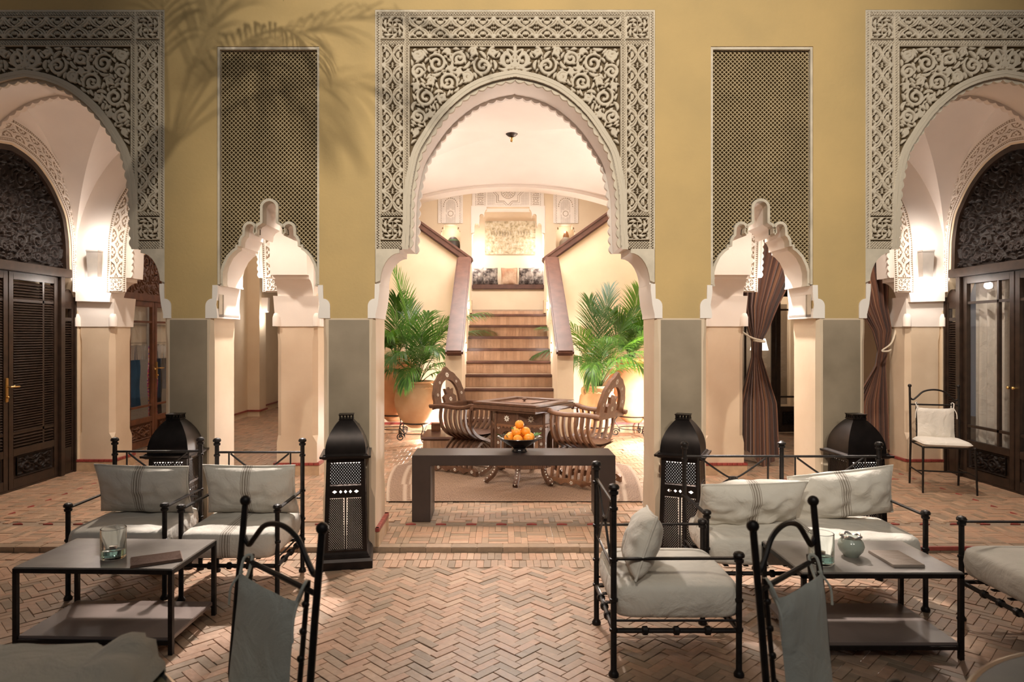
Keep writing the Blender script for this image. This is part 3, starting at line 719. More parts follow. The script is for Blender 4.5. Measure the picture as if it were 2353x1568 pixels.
# pillars: wainscot face, reveals, capitals, plinths
def plinth(x0, x1, y0, y1, parent, h=.11):
    e = .028
    MB().box(x0-e, x1+e, y0-e, y1+e, -.04, h).obj('plinth', BASESTONE, parent, smooth=0, bevel=.006)
    t = MB(); n = max(2, int((x1-x0+2*e)/.055)); m = max(2, int((y1-y0+2*e)/.055))
    for i in range(n):
        for y in (y0-e-.003, y1+e-.03): t.box(x0-e+(x1-x0+2*e)*i/n+.002, x0-e+(x1-x0+2*e)*(i+1)/n-.002, y, y+.033, h+.001, h+.028)
    for i in range(m):
        for x in (x0-e-.003, x1+e-.03): t.box(x, x+.033, y0-e+(y1-y0+2*e)*i/m+.002, y0-e+(y1-y0+2*e)*(i+1)/m-.002, h+.001, h+.028)
    t.obj('red_tile_border', REDTILE, parent, smooth=0)
def cham_pillar(x0, x1, y0, y1, z0, z1, c, parent, m_, name='pillar_shaft'):
    def ring(z, c): return [(x0+c,y0,z),(x1-c,y0,z),(x1,y0+c,z),(x1,y1-c,z),(x1-c,y1,z),(x0+c,y1,z),(x0,y1-c,z),(x0,y0+c,z)]
    L = [ring(z0, .002), ring(z0+.36, .002), ring(z0+.44, c), ring(z1-.18, c), ring(z1-.10, c*.7), ring(z1, c*.7)]
    mb = MB(); vs = [p for r in L for p in r]; fs = [(i*8+k, i*8+(k+1) % 8, (i+1)*8+(k+1) % 8, (i+1)*8+k) for i in range(len(L)-1) for k in range(8)]
    mb.add(vs, fs + [tuple(range(7,-1,-1)), tuple(range(40,48))]); return mb.obj(name, m_, parent, smooth=20)
def lobe(sx, top, w0, w1, z0=1.69):                  # capital outline: wraps the front edge with a rounded lobe
    f = [(-.052,z0), (-.052,z0+.09)] + [(-.052+.05*(1-math.cos(t)), z0+.09+.055*math.sin(t)) for t in np.linspace(.3, PI/2, 5)]
    P = f + [(0.0, top), (w1, top), (w1, top-.05), (w1-.012, z0+.10), (w0, z0+.03), (w0, z0)]
    return [(sx*x, z) for x, z in P]
PIL = [(-2.590,-2.233), (-1.417,-1.035), (1.035,1.417), (2.233,2.590)]
for i, (x0, x1) in enumerate(PIL):
    MB().box(x0+.03, x1-.03, -.007, .05, 0, 1.69).obj('wainscot', WAINSCOT, wall_front, smooth=0, bevel=.012)
    cham_pillar(x0-.002, x1+.002, -.002, .424, 0, 1.69, .03, wall_front, PILLAR)
    plinth(x0, x1, .03, .42, wall_front)
    for sx, xe in ((1, x1), (-1, x0)):
        big = (xe in (-1.035, 1.035, -2.59, 2.59))
        mb = solid2d([lobe(sx, 1.944 if big else 1.935, .006 if big else .036, .034 if big else .038)], -.010, .432)
        mb.obj('capital', WHITE, wall_front, (xe, 0, 0), fix=True, smooth=30)
for sx in (-1, 1):                                    # far edges of the outer bays
    x = sx*(3.625+1.035)
    mb = solid2d([lobe(-sx, 1.944, .006, .034)], -.012, .43); mb.obj('capital', WHITE, wall_front, (x, 0, 0), fix=True, smooth=30)

# ------------------------------------------------------------------ gallery behind the front wall
wall_gallery = root('wall_gallery')
IP = [(-2.61,-2.16), (2.16,2.61)]
def interior_capital(x0, x1, y0, y1, parent, z0=1.66, z1=2.0):
    mb = MB(); mb.frustum((x0+x1)/2, (y0+y1)/2, z0, z0+.06, (x1-x0)/2+.01, (y1-y0)/2+.01, (x1-x0)/2+.012, (y1-y0)/2+.012)
    mb.frustum((x0+x1)/2, (y0+y1)/2, z0+.06, z1, (x1-x0)/2+.012, (y1-y0)/2+.012, (x1-x0)/2+.03, (y1-y0)/2+.03)
    mb.obj('capital', WHITE, parent, smooth=0, fix=True)
    for (x, y) in ((x0, y0), (x1, y0)):               # rounded chamfer stops on the corners
        MB().lathe([(.02,0),(.045,.0),(.045,.10),(.03,.14),(.001,.16)], 12, (x, y, z0+.002)).obj('capital_stop', WHITE, parent, smooth=40)
for (x0, x1) in IP:
    cham_pillar(x0, x1, 2.58, 3.0, 0, 1.67, .05, wall_gallery, PILLAR); plinth(x0, x1, 2.58, 3.0, wall_gallery)
    interior_capital(x0, x1, 2.58, 3.0, wall_gallery)
for sx in (-1, 1):
    a, b = sorted((sx*4.56, sx*4.97))
    cham_pillar(a, b, 2.80, 3.2, 0, 1.67, .05, wall_gallery, PILLAR); plinth(a, b, 2.80, 3.2, wall_gallery); interior_capital(a, b, 2.80, 3.2, wall_gallery)
# transverse arches along y, between the front pillars and the inner pillars
tr = opening(kx=1.0); k = 1.09/1.035
tra = [(x*k, z) for x, z in tr]
trm = solid2d([[(-1.085,1.95),(-1.085,4.1),(1.085,4.1),(1.085,1.95)] + [q for q in tra[1:-1]]], -.2, .2)
for sx in (-1, 1):
    mb = MB(); mb.v = list(trm.v); mb.f = list(trm.f); rotz_mb(mb, PI/2, (sx*2.40, 1.505, 0))
    mb.obj('transverse_arch', WHITE, wall_gallery, fix=True, smooth=25)
# rear arches of the outer bays with carved bands, then the wide rear arch of the middle bay
kx2 = .97/1.03; rop = [(x*kx2, z) for x, z in opening()]
strip_me = arch_strip_mesh(kx2)
ra = solid2d([[(-1.36,1.95),(-1.36,4.4),(1.2,4.4),(1.2,1.95)] + rop[1:-1]], 2.72, 3.0)
sb = scallop_ring(2.715, 2.74, kx2).mesh('scalloped_edge', WHITE, fix=True)
for sx in (-1, 1):
    mb = MB(); mb.v = [(p[0]*(-sx), p[1], p[2]) for p in ra.v] if sx > 0 else list(ra.v); mb.f = list(ra.f)
    mb.obj('rear_arch', WHITE, wall_gallery, (sx*3.585, 0, 0), fix=True, smooth=25)
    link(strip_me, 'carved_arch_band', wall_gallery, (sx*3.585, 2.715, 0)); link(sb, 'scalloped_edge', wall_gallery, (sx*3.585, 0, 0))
wide = [(x, 2.10+1.15*math.sqrt(max(0, 1-(x/2.17)**2))) for x in np.linspace(2.165, -2.165, 49)]
solid2d([[(-2.3,2.0),(-2.3,4.8),(2.3,4.8),(2.3,2.0)] + wide], 2.72, 2.98).obj('wide_arch', WHITE, wall_gallery, fix=True, smooth=25)

def groin(name, x0, x1, y0, y1, zs, apex, drop=0, n=52, m=52):
    cx, cy = (x0+x1)/2, (y0+y1)/2; hx, hy = (x1-x0)/2, (y1-y0)/2; rows = []
    for j in range(m+1):
        y = y0+(y1-y0)*j/m; row = []
        for i in range(n+1):
            x = x0+(x1-x0)*i/n; u, v = (x-cx)/hx, (y-cy)/hy
            ap = apex - (drop*v*v if v > 0 else -drop*.6*v*v)
            row.append((x, y, zs+(ap-zs)*math.sqrt(max(0, 1-min(abs(u), abs(v))**2))))
        rows.append(row)
    mb = MB(); k = n+1; vs = [p for r in rows for p in r]; fs = []
    for j in range(m):
        for i in range(n):
            a, b, c, d = j*k+i, j*k+i+1, (j+1)*k+i+1, (j+1)*k+i
            fs += [(a, b, c), (a, c, d)] if (i < n/2) == (j < m/2) else [(a, b, d), (b, c, d)]
    return struct(mb.add(vs, fs).obj(name, WHITE, smooth=9))
groin('ceiling_middle_bay', -2.26, 2.26, .40, 2.78, 2.10, 3.52, .27)
groin('ceiling_outer_bay', -4.97, -2.5, .40, 2.74, 2.25, 3.95); groin('ceiling_outer_bay', 2.5, 4.97, .40, 2.74, 2.25, 3.95)
struct(MB().box(-7.5, 7.5, .42, 3.0, 4.85, 5.0).obj('ceiling_gallery', WHITE, smooth=0))
boss = thing('ceiling_boss', 'small dark brass ceiling boss with a hanging knob at the crown of the white vault', 'boss', (0,1.59,3.52))
MB().lathe([(.001,.02),(.055,.015),(.06,0),(.04,-.02),(.018,-.03)], 20).obj('rose', DWOOD, boss)
MB().lathe([(.012,-.03),(.022,-.04),(.012,-.055),(.016,-.07),(.001,-.08)], 16).obj('knob', BRASS, boss)

SCONCE = mat('sconce_grey', (.40,.36,.32), .5)
# side walls with the big arched door recesses
def side_wall(sx):
    w_ = root('wall_left' if sx < 0 else 'wall_right')
    kd = .90/.772
    dop = [(x*kd, z) for x, z in arch_full(0, kz=.98)]
    c = 1.72
    loop = [(-3.5,-.05),(-1.06,-.05),(-1.06,1.95),(-.97,2.12),(-.92,2.20)] + dop[::-1] + [(.92,2.20),(.97,2.12),(1.06,1.95),(1.06,-.05),(1.6,-.05)]
    loop += ([(2.0,-.05)] + [(2.975-.975*math.cos(t), 2.02+.72*math.sin(t)) for t in np.linspace(0, PI, 15)] + [(3.95,-.05)] if sx < 0 else []) + [(9.0,-.05),(9.0,4.9),(-3.5,4.9)]
    mb = solid2d([loop], -.0, .30); a = PI/2 if sx < 0 else -PI/2
    # local x runs along +Y for the left wall, -Y for the right one; mirror so both recede alike
    if sx > 0: mb.v = [(-x, y, z) for x, y, z in mb.v]
    rotz_mb(mb, a, (sx*4.95, c, 0)); mb.obj('plaster', CREAM, w_, fix=True, smooth=25)
    return w_, a, c, kd
WL = {sx: side_wall(sx) for sx in (-1, 1)}
door_strip = arch_strip_mesh(.90/.772, .98, .02, .24)
for sx in (-1, 1):
    w_, a, c, kd = WL[sx]
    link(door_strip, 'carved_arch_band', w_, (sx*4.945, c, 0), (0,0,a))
    # white lunette above the spring line around the band
    mb = solid2d([[(-1.30,1.95),(-1.30,4.4),(1.12,4.4),(1.12,1.95),(1.06,1.95),(.97,2.12),(.92,2.20)] + [(x*kd, z) for x, z in arch_full(.02, kz=.98)] + [(-.92,2.20),(-.97,2.12),(-1.06,1.95)]], -.004, .0)
    if sx > 0: mb.v = [(-x, y, z) for x, y, z in mb.v]
    rotz_mb(mb, a, (sx*4.949, c, 0)); mb.obj('lunette_plaster', WHITE, w_, fix=True)
    # wall uplight housing above the pilaster capital
    t = thing('wall_sconce', ('white box wall sconce on the capital beside the shuttered door' if sx < 0 else 'white box wall sconce on the capital beside the lone white chair'), 'sconce', (sx*4.70, 2.68, 0), 0, 'capital sconces')
    MB().frustum(0, 0, 2.22, 2.50, .055, .045, .066, .055).obj('housing', SCONCE, t, fix=True)
    MB().box(-.07, .07, -.058, .058, 2.502, 2.522).obj('rim', SCONCE, t)
# ------------------------------------------------------------------ doors
from mathutils import noise as mnoise
def nz(x, y, z=0, s=1.0): return mnoise.noise(Vector((x*s, y*s, z*s)))
def carved_fill(seed, w_, h_, smax=.07):
    def fill(R):
        arabesque(R, lambda x, y: min(w_/2-.012-abs(x), y-.012, h_-.012-y), (-w_/2, w_/2, 0, h_), seed, smax, smax*.4, 260, 1600, .9)
    return fill
def tymp_mesh(kd, m_, seed):
    half = arch_half(5, kx=kd*.985, kz=.97); R = Relief(0, .95, 2.25, 3.45, .007)
    az = np.array(half)
    def ins(x, y):
        if y > az[:,1].max(): return -1
        wz = np.interp(y, az[:,1], az[:,0]); return min((wz-x)*.8-.01, x+.01, y-2.30)
    arabesque(R, ins, (0,.93,2.28,3.42), seed, .10, .04, 500, 2600, 1.15)
    R.path([(p[0], p[1]) for p in half], .02); R.rect(0, .95, 2.25, 2.30)
    full = Relief(-.95, .95, 2.25, 3.45, .007); full.u = np.concatenate([-R.u[:0:-1], R.u]); full.v = R.v; full.F = np.concatenate([R.F[:, :0:-1], R.F], 1)
    def mask(U, V):
        wz = np.interp(V, az[:,1], az[:,0]); return (np.abs(U) < wz+.02) & (V < az[:,1].max()+.01)
    return full.mesh('tympanum', m_, .03, lambda U, V, h: np.stack([U, -h, V], -1), mask)
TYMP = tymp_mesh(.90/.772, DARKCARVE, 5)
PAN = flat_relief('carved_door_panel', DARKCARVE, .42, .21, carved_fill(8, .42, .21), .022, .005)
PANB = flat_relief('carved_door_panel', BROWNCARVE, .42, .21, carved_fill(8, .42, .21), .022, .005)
def louver(parent, x0, x1, z0, z1, m_):
    mb = MB(); n = int((z1-z0)/.026)
    for i in range(n):
        z = z0+(i+.5)*(z1-z0)/n; mb.bar((x0, .018, z), (x1, .018, z), .040, .006, up=(0,-.62,.78))
    stuff(mb.obj('louver_slats', m_, parent, smooth=0))
def leaf(parent, x0, x1, hinge, kind, wood, pan_me, ztop=2.20, small=None):
    """one door leaf with stiles, rails, muntins, panes or louvers and a carved bottom panel"""
    lf = MB(); st = .062; xs0, xs1 = x0+st, x1-st; narrow = (xs1-xs0)*.27
    xm = (xs1-narrow) if hinge > 0 else (xs0+narrow)
    for (a, b) in ((x0, xs0), (xs1, x1)): lf.box(a, b, 0, .045, .02, ztop)
    for (a, b) in ((.02,.12),(.345,.42),(ztop-.075,ztop)): lf.box(xs0, xs1, 0, .045, a, b)
    o = lf.obj('door_leaf', wood, parent, smooth=0, bevel=.004)
    mu = MB(); mu.box(xm-.013, xm+.013, .006, .04, .42, ztop-.075)
    zr = (.575, ztop-.285)
    for z in zr: mu.box(xs0, xs1, .006, .04, z-.014, z+.014)
    mu.obj('glazing_bars' if kind == 'glass' else 'shutter_bars', wood, o, smooth=0)
    rows = [(.42, zr[0]), zr, (zr[1], ztop-.075)]; cols = [(xs0, xm), (xm, xs1)]
    for (za, zb) in rows:
        for (xa, xb) in cols:
            if kind == 'glass': MB().box(xa+.006, xb-.006, .02, .024, za+.01, zb-.01).obj('pane', PANE, o, smooth=0)
            else: louver(o, xa+.012, xb-.012, za+.016, zb-.016, wood)
    pw = (xs1-xs0)/.42*.86; p = link(pan_me, 'carved_panel', o, ((x0+x1)/2, .012, .130)); p.scale = (pw, 1, 1)
    MB().box(xs0, xs1, .016, .03, .12, .345).obj('panel_ground', wood, o, smooth=0)
    return o
def big_door(name, sx, kind, wood):
    d = root(name, (sx*(4.95+.035), 1.72, 0)); d.rotation_euler = (0, 0, PI/2 if sx < 0 else -PI/2)
    f = MB()
    for s in (-1, 1):
        f.box(s*1.06-.03, s*1.06+.03, -.02, .06, 0, 2.0); f.box(s*.80-.038, s*.80+.038, -.03, .06, 0, 2.28)
    f.box(-.93, .93, -.05, .06, 2.205, 2.30); f.box(-1.05, 1.05, 0, .07, 0, .025)
    f.obj('door_frame', wood, d, smooth=0, bevel=.006)
    solid2d([arch_full(-.0, kx=.90/.772, kz=.98) + arch_full(-.055, kx=.90/.772, kz=.98)[::-1]], -.03, .06).obj('arch_frame', wood, d, fix=True)
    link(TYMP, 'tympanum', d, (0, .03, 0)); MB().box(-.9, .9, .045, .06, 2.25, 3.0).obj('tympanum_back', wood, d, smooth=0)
    solid2d([arch_full(-.02, kx=.90/.772, kz=.98)], .05, .06).obj('tympanum_back', wood, d, fix=True)
    for s in (-1, 1):
        a, b = sorted((s*.004, s*.758)); lf = leaf(d, a, b, s*(-1 if sx > 0 else 1), kind, wood, PAN)
        # narrow side shutters with round heads
        xa, xb = sorted((s*.842, s*1.03)); sd = MB(); sd.box(xa, xa+.035, 0, .045, .02, 1.93); sd.box(xb-.035, xb, 0, .045, .02, 1.93)
        for (q, r) in ((.02,.30),(1.86,1.93),(1.72,1.76)): sd.box(xa+.035, xb-.035, 0, .04, q, r)
        so = sd.obj('side_shutter', wood, d, smooth=0, bevel=.004); louver(so, xa+.035, xb-.035, .31, 1.71, wood)
        xc = (xa+xb)/2
        solid2d([[(xc+.094*math.cos(t), 1.93+.15*math.sin(t)) for t in np.linspace(0, PI, 13)]], 0, .04).obj('round_head', wood, so, fix=True)
    return d
def lever(parent, x, z, s, rose=True):
    h = MB().box(x-.02, x+.02, -.012, 0, z-.12, z+.12).obj('handle_plate', BRASS, parent, bevel=.005)
    MB().tube([(x,-.01,z+.03),(x,-.05,z+.03),(x-s*.02,-.055,z+.03),(x-s*.11,-.055,z+.028)], .0085, 8).obj('lever', BRASS, h)
    MB().ball((x, -.02, z-.07), .012).obj('lock_knob', BRASS, h)
d1 = big_door('door_1', -1, 'louver', DWOOD); lever(d1, -.03, 1.02, -1)
MB().ball((.04, -.03, 1.05), .014).obj('door_knob', BRASS, d1)
d2 = big_door('door_2', 1, 'glass', DWOOD)
for s in (-1, 1): MB().tube([(s*.035,0,1.04),(s*.035,-.03,1.04)], .008, 8).ball((s*.035,-.04,1.04), .017).obj('door_knob', BRASS, d2)
def drape(name, x0, x1, z0, z1, folds, amp, m_, cols=96, rows=2, taper=0, nz_=.0, top=None):
    """free-hanging pleated cloth as a grid, with an 'across' attribute for woven stripes"""
    P, ac = [], []
    for j in range(rows+1):
        v = j/rows; z = z0+(z1-z0)*v; row = []
        for i in range(cols+1):
            u = i/cols; x = x0+(x1-x0)*u; a = amp*(1-.3*v)
            row.append((x+nz(u*4, v*3, 1)*nz_, a*math.sin(2*PI*folds*u+nz(u*3, v*2, 5)*2)+nz(u*3, v*3, 2)*nz_, z)); ac.append(u)
        P.append(row)
    me = MB().grid(P).mesh(name, m_, smooth=180); at = me.attributes.new('across', 'FLOAT', 'POINT'); at.data.foreach_set('value', ac); return me
VOILE = linen('voile', (.50,.46,.40)); TAN = linen('tan_blind', (.36,.30,.24))
for i, s in enumerate((-1, 1)):
    o = link(drape('door_curtain', -.36, .36, .06, 2.15, 6, .03, VOILE), 'door_curtain', None, (5.12, 1.72-s*.385, 0), (0,0,-PI/2))
    tag(o, ('pale voile curtain behind the glass leaf nearer the lone white chair' if s < 0 else 'pale voile curtain behind the glass leaf at the edge of the picture'), 'curtain', 'voile curtains in the glazed door')
# rooms behind the doors
struct(MB().box(5.36, 8, -1, 4.2, -.3, -.01).obj('floor_salon', GROUT, smooth=0))
struct(MB().box(7.9, 8.0, -1, 4.2, 0, 3.2).obj('wall_salon', TAN, smooth=0))
struct(MB().box(-8.0, -7.9, 2.9, 6.6, -.1, 3.3).obj('wall_boutique', TAN, smooth=0))
struct(MB().box(-8, -5.26, 2.9, 2.95, -.1, 3.3).box(-8, -5.26, 6.6, 6.65, -.1, 3.3).obj('wall_boutique', TAN, smooth=0))
struct(MB().box(-6.2, -5.26, -1.2, 2.9, -.1, 3.8).obj('wall_shutter_room', CREAM, smooth=0))
# boutique door in the corridor
d3 = root('door_3', (-5.03, 4.665, 0)); d3.rotation_euler = (0,0,PI/2)
f = MB()
for s in (-1, 1): f.box(s*.945-.04, s*.945+.04, -.03, .08, 0, 2.1)
f.box(-.96, .96, -.03, .08, 2.03, 2.13); f.obj('door_frame', BWOOD, d3, smooth=0, bevel=.005)
solid2d([[(.972*math.cos(t), 2.02+.72*math.sin(t)) for t in np.linspace(0, PI, 21)]], .03, .06).obj('fanlight', BWOOD, d3, fix=True)
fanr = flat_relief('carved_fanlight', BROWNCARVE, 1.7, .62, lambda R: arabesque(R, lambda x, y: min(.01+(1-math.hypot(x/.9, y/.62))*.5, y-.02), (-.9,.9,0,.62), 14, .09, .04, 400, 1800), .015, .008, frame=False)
link(fanr, 'carved_fanlight', d3, (0, .03, 2.10))
for s in (-1, 1):
    a, b = sorted((s*.004, s*.90)); leaf(d3, a, b, s, 'glass', BWOOD, PANB, 2.03)
lever(d3, .05, 1.06, -1); MB().ball((-.05,-.03,1.08), .016).obj('door_knob', BRASS, d3)
# things hanging in the boutique window
def garment(name, label, cat, x0, x1, y, z0, z1, m_, folds=3, amp=.03, rows=10, nzz=.03, group=None):
    # y measured along the corridor, hung just behind the glass
    o = link(drape(name, x0, x1, z0, z1, folds, amp, m_, 40, rows, 0, nzz), name, None, (-5.22, 0, 0), (0,0,PI/2)); o.location = (y, 0, 0)
    return tag(o, label, cat, group)
def multi(name, cols, sc_=30):
    m, nt, b = newmat(name); L = nt.links; g = N(nt, 'ShaderNodeNewGeometry'); v = N(nt, 'ShaderNodeTexVoronoi'); v.inputs['Scale'].default_value = sc_
    L.new(g.outputs['Position'], v.inputs['Vector']); r = N(nt, 'ShaderNodeValToRGB'); r.color_ramp.interpolation = 'CONSTANT'
    r.color_ramp.elements[0].color = (*cols[0], 1); r.color_ramp.elements[1].color = (*cols[1], 1); r.color_ramp.elements[1].position = 1/len(cols)
    for i, c in enumerate(cols[2:]): e = r.color_ramp.elements.new((i+2)/len(cols)); e.color = (*c, 1)
    sp = N(nt, 'ShaderNodeSeparateColor'); L.new(v.outputs['Color'], sp.inputs[0]); L.new(sp.outputs[0], r.inputs['Fac']); L.new(r.outputs['Color'], b.inputs['Base Color']); b.inputs['Roughness'].default_value = .8; return m
BLINDM = linen('cream_striped_blind', (.66,.61,.50), (.45,.41,.33), 'Z', ((.92,.012),(1.2,.012),(1.45,.012),(1.7,.012)))
REDP = multi('red_print', ((.55,.05,.10),(.70,.35,.30),(.12,.05,.25),(.65,.30,.08),(.6,.06,.2)), 45); PINKP = multi('pink_print', ((.70,.12,.20),(.75,.6,.55),(.10,.12,.35),(.7,.2,.3)), 22)
BLUE = mat('blue_cotton', (.02,.10,.22), .8); NAVY = mat('dark_cotton', (.012,.013,.02), .85); GREY = mat('grey_knit', (.16,.17,.20), .9)
for i, (y0, y1) in enumerate(((3.76, 4.62), (4.72, 5.56))):
    b = thing('fringed_blind', ('cream fringed blind hung inside the boutique leaf beside the pillar' if i == 0 else 'cream fringed blind hung inside the boutique leaf with the brass handle'), 'blind', (-5.115, 0, 0), 0, 'fringed blinds in the boutique door')
    me = drape('blind_cloth', y0, y1, 1.42, 2.0, 5, .012, BLINDM, 40, 6); o = link(me, 'blind_cloth', b, (0,0,0), (0,0,PI/2))
    fm = MB()
    for k in range(30): yy = y0+(y1-y0)*(k+.5)/30; fm.tube([(0, yy, 1.43), (.01*math.sin(k), yy+.006*math.sin(k*2), 1.22)], [.006,.009], 4)
    stuff(fm.obj('fringe', VOILE, b))
garment('printed_dress', 'pink flowered dress at the boutique door hinge by the pillar', 'dress', 3.76, 4.02, -5.20, .72, 1.42, PINKP, 3, .04)
garment('printed_scarf', 'long red patterned scarf hanging behind the cream fringe in the boutique window', 'scarf', 4.04, 4.26, -5.18, .20, 1.40, REDP, 3, .03)
garment('blue_dress', 'plain deep blue dress hanging in the boutique leaf without a handle', 'dress', 4.42, 4.62, -5.24, .55, 1.50, BLUE, 2, .04)
garment('printed_scarf', 'red and gold patterned scarf hanging below the brass door handle', 'scarf', 4.80, 5.00, -5.18, .30, 1.40, REDP, 3, .03)
garment('dark_coat', 'long dark coat hanging behind the handle leaf of the boutique', 'coat', 5.04, 5.24, -5.24, .25, 1.32, NAVY, 2, .04)
garment('grey_cardigan', 'short grey cardigan hanging beside the long dark coat', 'cardigan', 5.24, 5.42, -5.22, .75, 1.28, GREY, 2, .04)
garment('blue_dress', 'short blue dress hung at the far end of the boutique window past the grey cardigan', 'dress', 5.43, 5.58, -5.22, .60, 1.30, BLUE, 2, .03)
# corridor walls, ends and far doors
for sx, nm in ((-1, 'wall_hall_left'), (1, 'wall_hall_right')):
    a, b = sorted((sx*2.48, sx*2.60)); struct(MB().box(a, b, 3.0, 7.6, 0, 4.6).obj(nm, CREAM, smooth=0))
wcl = struct(MB().box(-5.0, -2.4, 10.2, 10.3, 0, 4.2).obj('wall_corridor', CREAM, smooth=0))
pil = MB(); pil.box(-4.99, -4.72, 8.0, 8.35, 0, 4.2); pil.obj('pilaster', CREAM, wcl, smooth=0)
rb = MB(); rb.box(-4.99, -4.69, 7.97, 8.38, .10, .13); rb.box(-4.99, -4.93, 5.7, 10.2, .10, .13); rb.obj('red_tile_border', REDTILE, wcl, smooth=0)
MB().box(-5.0, -2.4, 3.0, 10.2, 3.6, 3.7).obj('corridor_ceiling', WHITE, wcl, smooth=0)
cs = thing('wall_sconce', 'small box wall sconce on the pilaster far down the side corridor', 'sconce', (-4.66, 8.17, 0), 0, 'capital sconces')
MB().frustum(0, 0, 2.0, 2.28, .05, .05, .065, .06).obj('housing', WHITE, cs, fix=True)
d5 = root('door_4', (-4.0, 10.18, 0)); leaf(d5, 0, .8, 1, 'glass', DWOOD, PAN, 2.2); MB().box(-.05, .85, .05, .06, 0, 2.3).obj('backing', DWOOD, d5, smooth=0)
wcr = struct(MB().box(2.5, 3.55, 5.8, 5.95, 0, 3.7).box(5.0, 5.3, 5.8, 5.95, 0, 3.7).box(3.55, 5.0, 5.8, 5.95, 2.45, 3.7).obj('wall_corridor', CREAM, smooth=0))
MB().box(2.5, 5.0, 3.0, 5.95, 3.6, 3.7).obj('corridor_ceiling', WHITE, wcr, smooth=0)
MB().box(2.45, 5.4, 7.9, 8.0, 0, 3.6).box(2.45, 2.5, 5.95, 8, 0, 3.6).box(5.35, 5.4, 5.95, 8, 0, 3.6).obj('salon_shell', TAN, wcr, smooth=0)
d4 = root('door_5', (4.28, 5.84, 0)); leaf(d4, -.70, -.004, -1, 'glass', DWOOD, PAN, 2.25); leaf(d4, .004, .70, 1, 'glass', DWOOD, PAN, 2.25)
MB().box(-.74, .74, -.02, .06, 2.25, 2.46).obj('door_frame', DWOOD, d4, smooth=0)
lp = thing('table_lamp', 'white pleated table lamp seen through the glazed door behind the brown curtain', 'lamp', (4.30, 6.6, 0))
MB().lathe([(.10,1.50),(.15,1.30)], 24, cap=False).obj('lamp_shade', emis('lit_shade', (1.0,.9,.75), 2.2), lp)
MB().lathe([(.05,0),(.07,.8),(.03,.9),(.03,1.3)], 16).obj('lamp_base', DWOOD, lp)
struct(MB().box(4.4, 4.42, 6.0, 6.02, .02, 2.2).obj('trim_1', DWOOD, smooth=0))
o = link(drape('woven_blind', -.62, .62, .35, 2.1, 2, .01, TAN), 'woven_blind', None, (4.28, 6.9, 0)); tag(o, 'tan woven blind hanging in the room beyond the far glazed door', 'blind')

# brown striped curtains held back by tie cords
CURT = wmat('striped_curtain', ((.105,.040,.020),(.070,.026,.014),(.21,.095,.045),(.085,.031,.016),(.060,.022,.012),(.15,.058,.028)), 6)
def curtain(label, topx, tie, botx, ztop, zb, anchor, mir):
    t = thing('tied_curtain', label, 'curtain', (0,0,0), 0, 'tied back curtains')
    keys = [(ztop, topx[0], topx[1]), (2.35, topx[0]*.93+tie[0]*.07, topx[1]*.72+tie[0]*.28), (1.9, topx[0]*.75+tie[0]*.25, topx[1]*.38+tie[0]*.62), (1.62, tie[0]-.11*mir, tie[0]+.13*mir), (tie[1], tie[0]-.06*mir, tie[0]+.06*mir), (tie[1]-.2, tie[0]*.8+botx[0]*.2-.02*mir, tie[0]*.75+botx[1]*.25), (.75, *botx), (zb, botx[0]-.02*mir, botx[1]+.03*mir)]
    zs = [k_[0] for k_ in keys][::-1]; P, ac = [], []; n, m = 120, 44
    for j in range(m+1):
        z = zb+(ztop-zb)*j/m; a = np.interp(z, zs, [k_[1] for k_ in keys][::-1]); b = np.interp(z, zs, [k_[2] for k_ in keys][::-1]); wd = abs(b-a); row = []
        for i in range(n+1):
            u = i/n; fo = min(.05, .018+.05*wd)
            y = fo*math.sin(2*PI*9*u+.6*math.sin(5*u))*(.6+.4*math.sin(7*u+1)) + .05*math.sin(PI*u)*(1-min(1, wd*2))
            row.append((a+(b-a)*(u+.012*math.sin(2*PI*9*u+1.2)), y, z + (0 if z > zb+.3 else (zb+.3-z)/.3*(.10*math.sin(2*PI*u*1.0+.5)))))
            ac.append(u)
        P.append(row)
    me = MB().grid(P).mesh('curtain_cloth', CURT, smooth=180); at = me.attributes.new('across', 'FLOAT', 'POINT'); at.data.foreach_set('value', ac)
    link(me, 'curtain_cloth', t, (0, 3.06, 0))
    MB().tube(catmull([(anchor[0], 3.06, anchor[1]), ((anchor[0]*.4+tie[0]*.6), 2.99, anchor[1]*.35+tie[1]*.65-.02), (tie[0]+.06*mir, 2.97, tie[1]-.01), (tie[0], 2.95, tie[1]-.015), (tie[0]-.06*mir, 3.0, tie[1])], 5), .011, 6).obj('tie_cord', STUCCO_P, t)
curtain('brown striped curtain tied back beside the big inner pillar, seen through the small arch', (2.66, 3.57), (2.93, 1.50), (2.72, 3.16), 2.75, .10, (2.66, 1.68), 1)
curtain('brown striped curtain tied back beside the lone white chair', (4.52, 3.59), (4.43, 1.39), (4.50, 4.06), 2.75, .12, (4.60, 1.70), -1)
rod = thing('curtain_rod', 'dark curtain rod above the tied brown curtains', 'rod'); MB().tube([(2.62,3.06,2.78),(4.55,3.06,2.78)], .014, 8).obj('pole', DWOOD, rod)

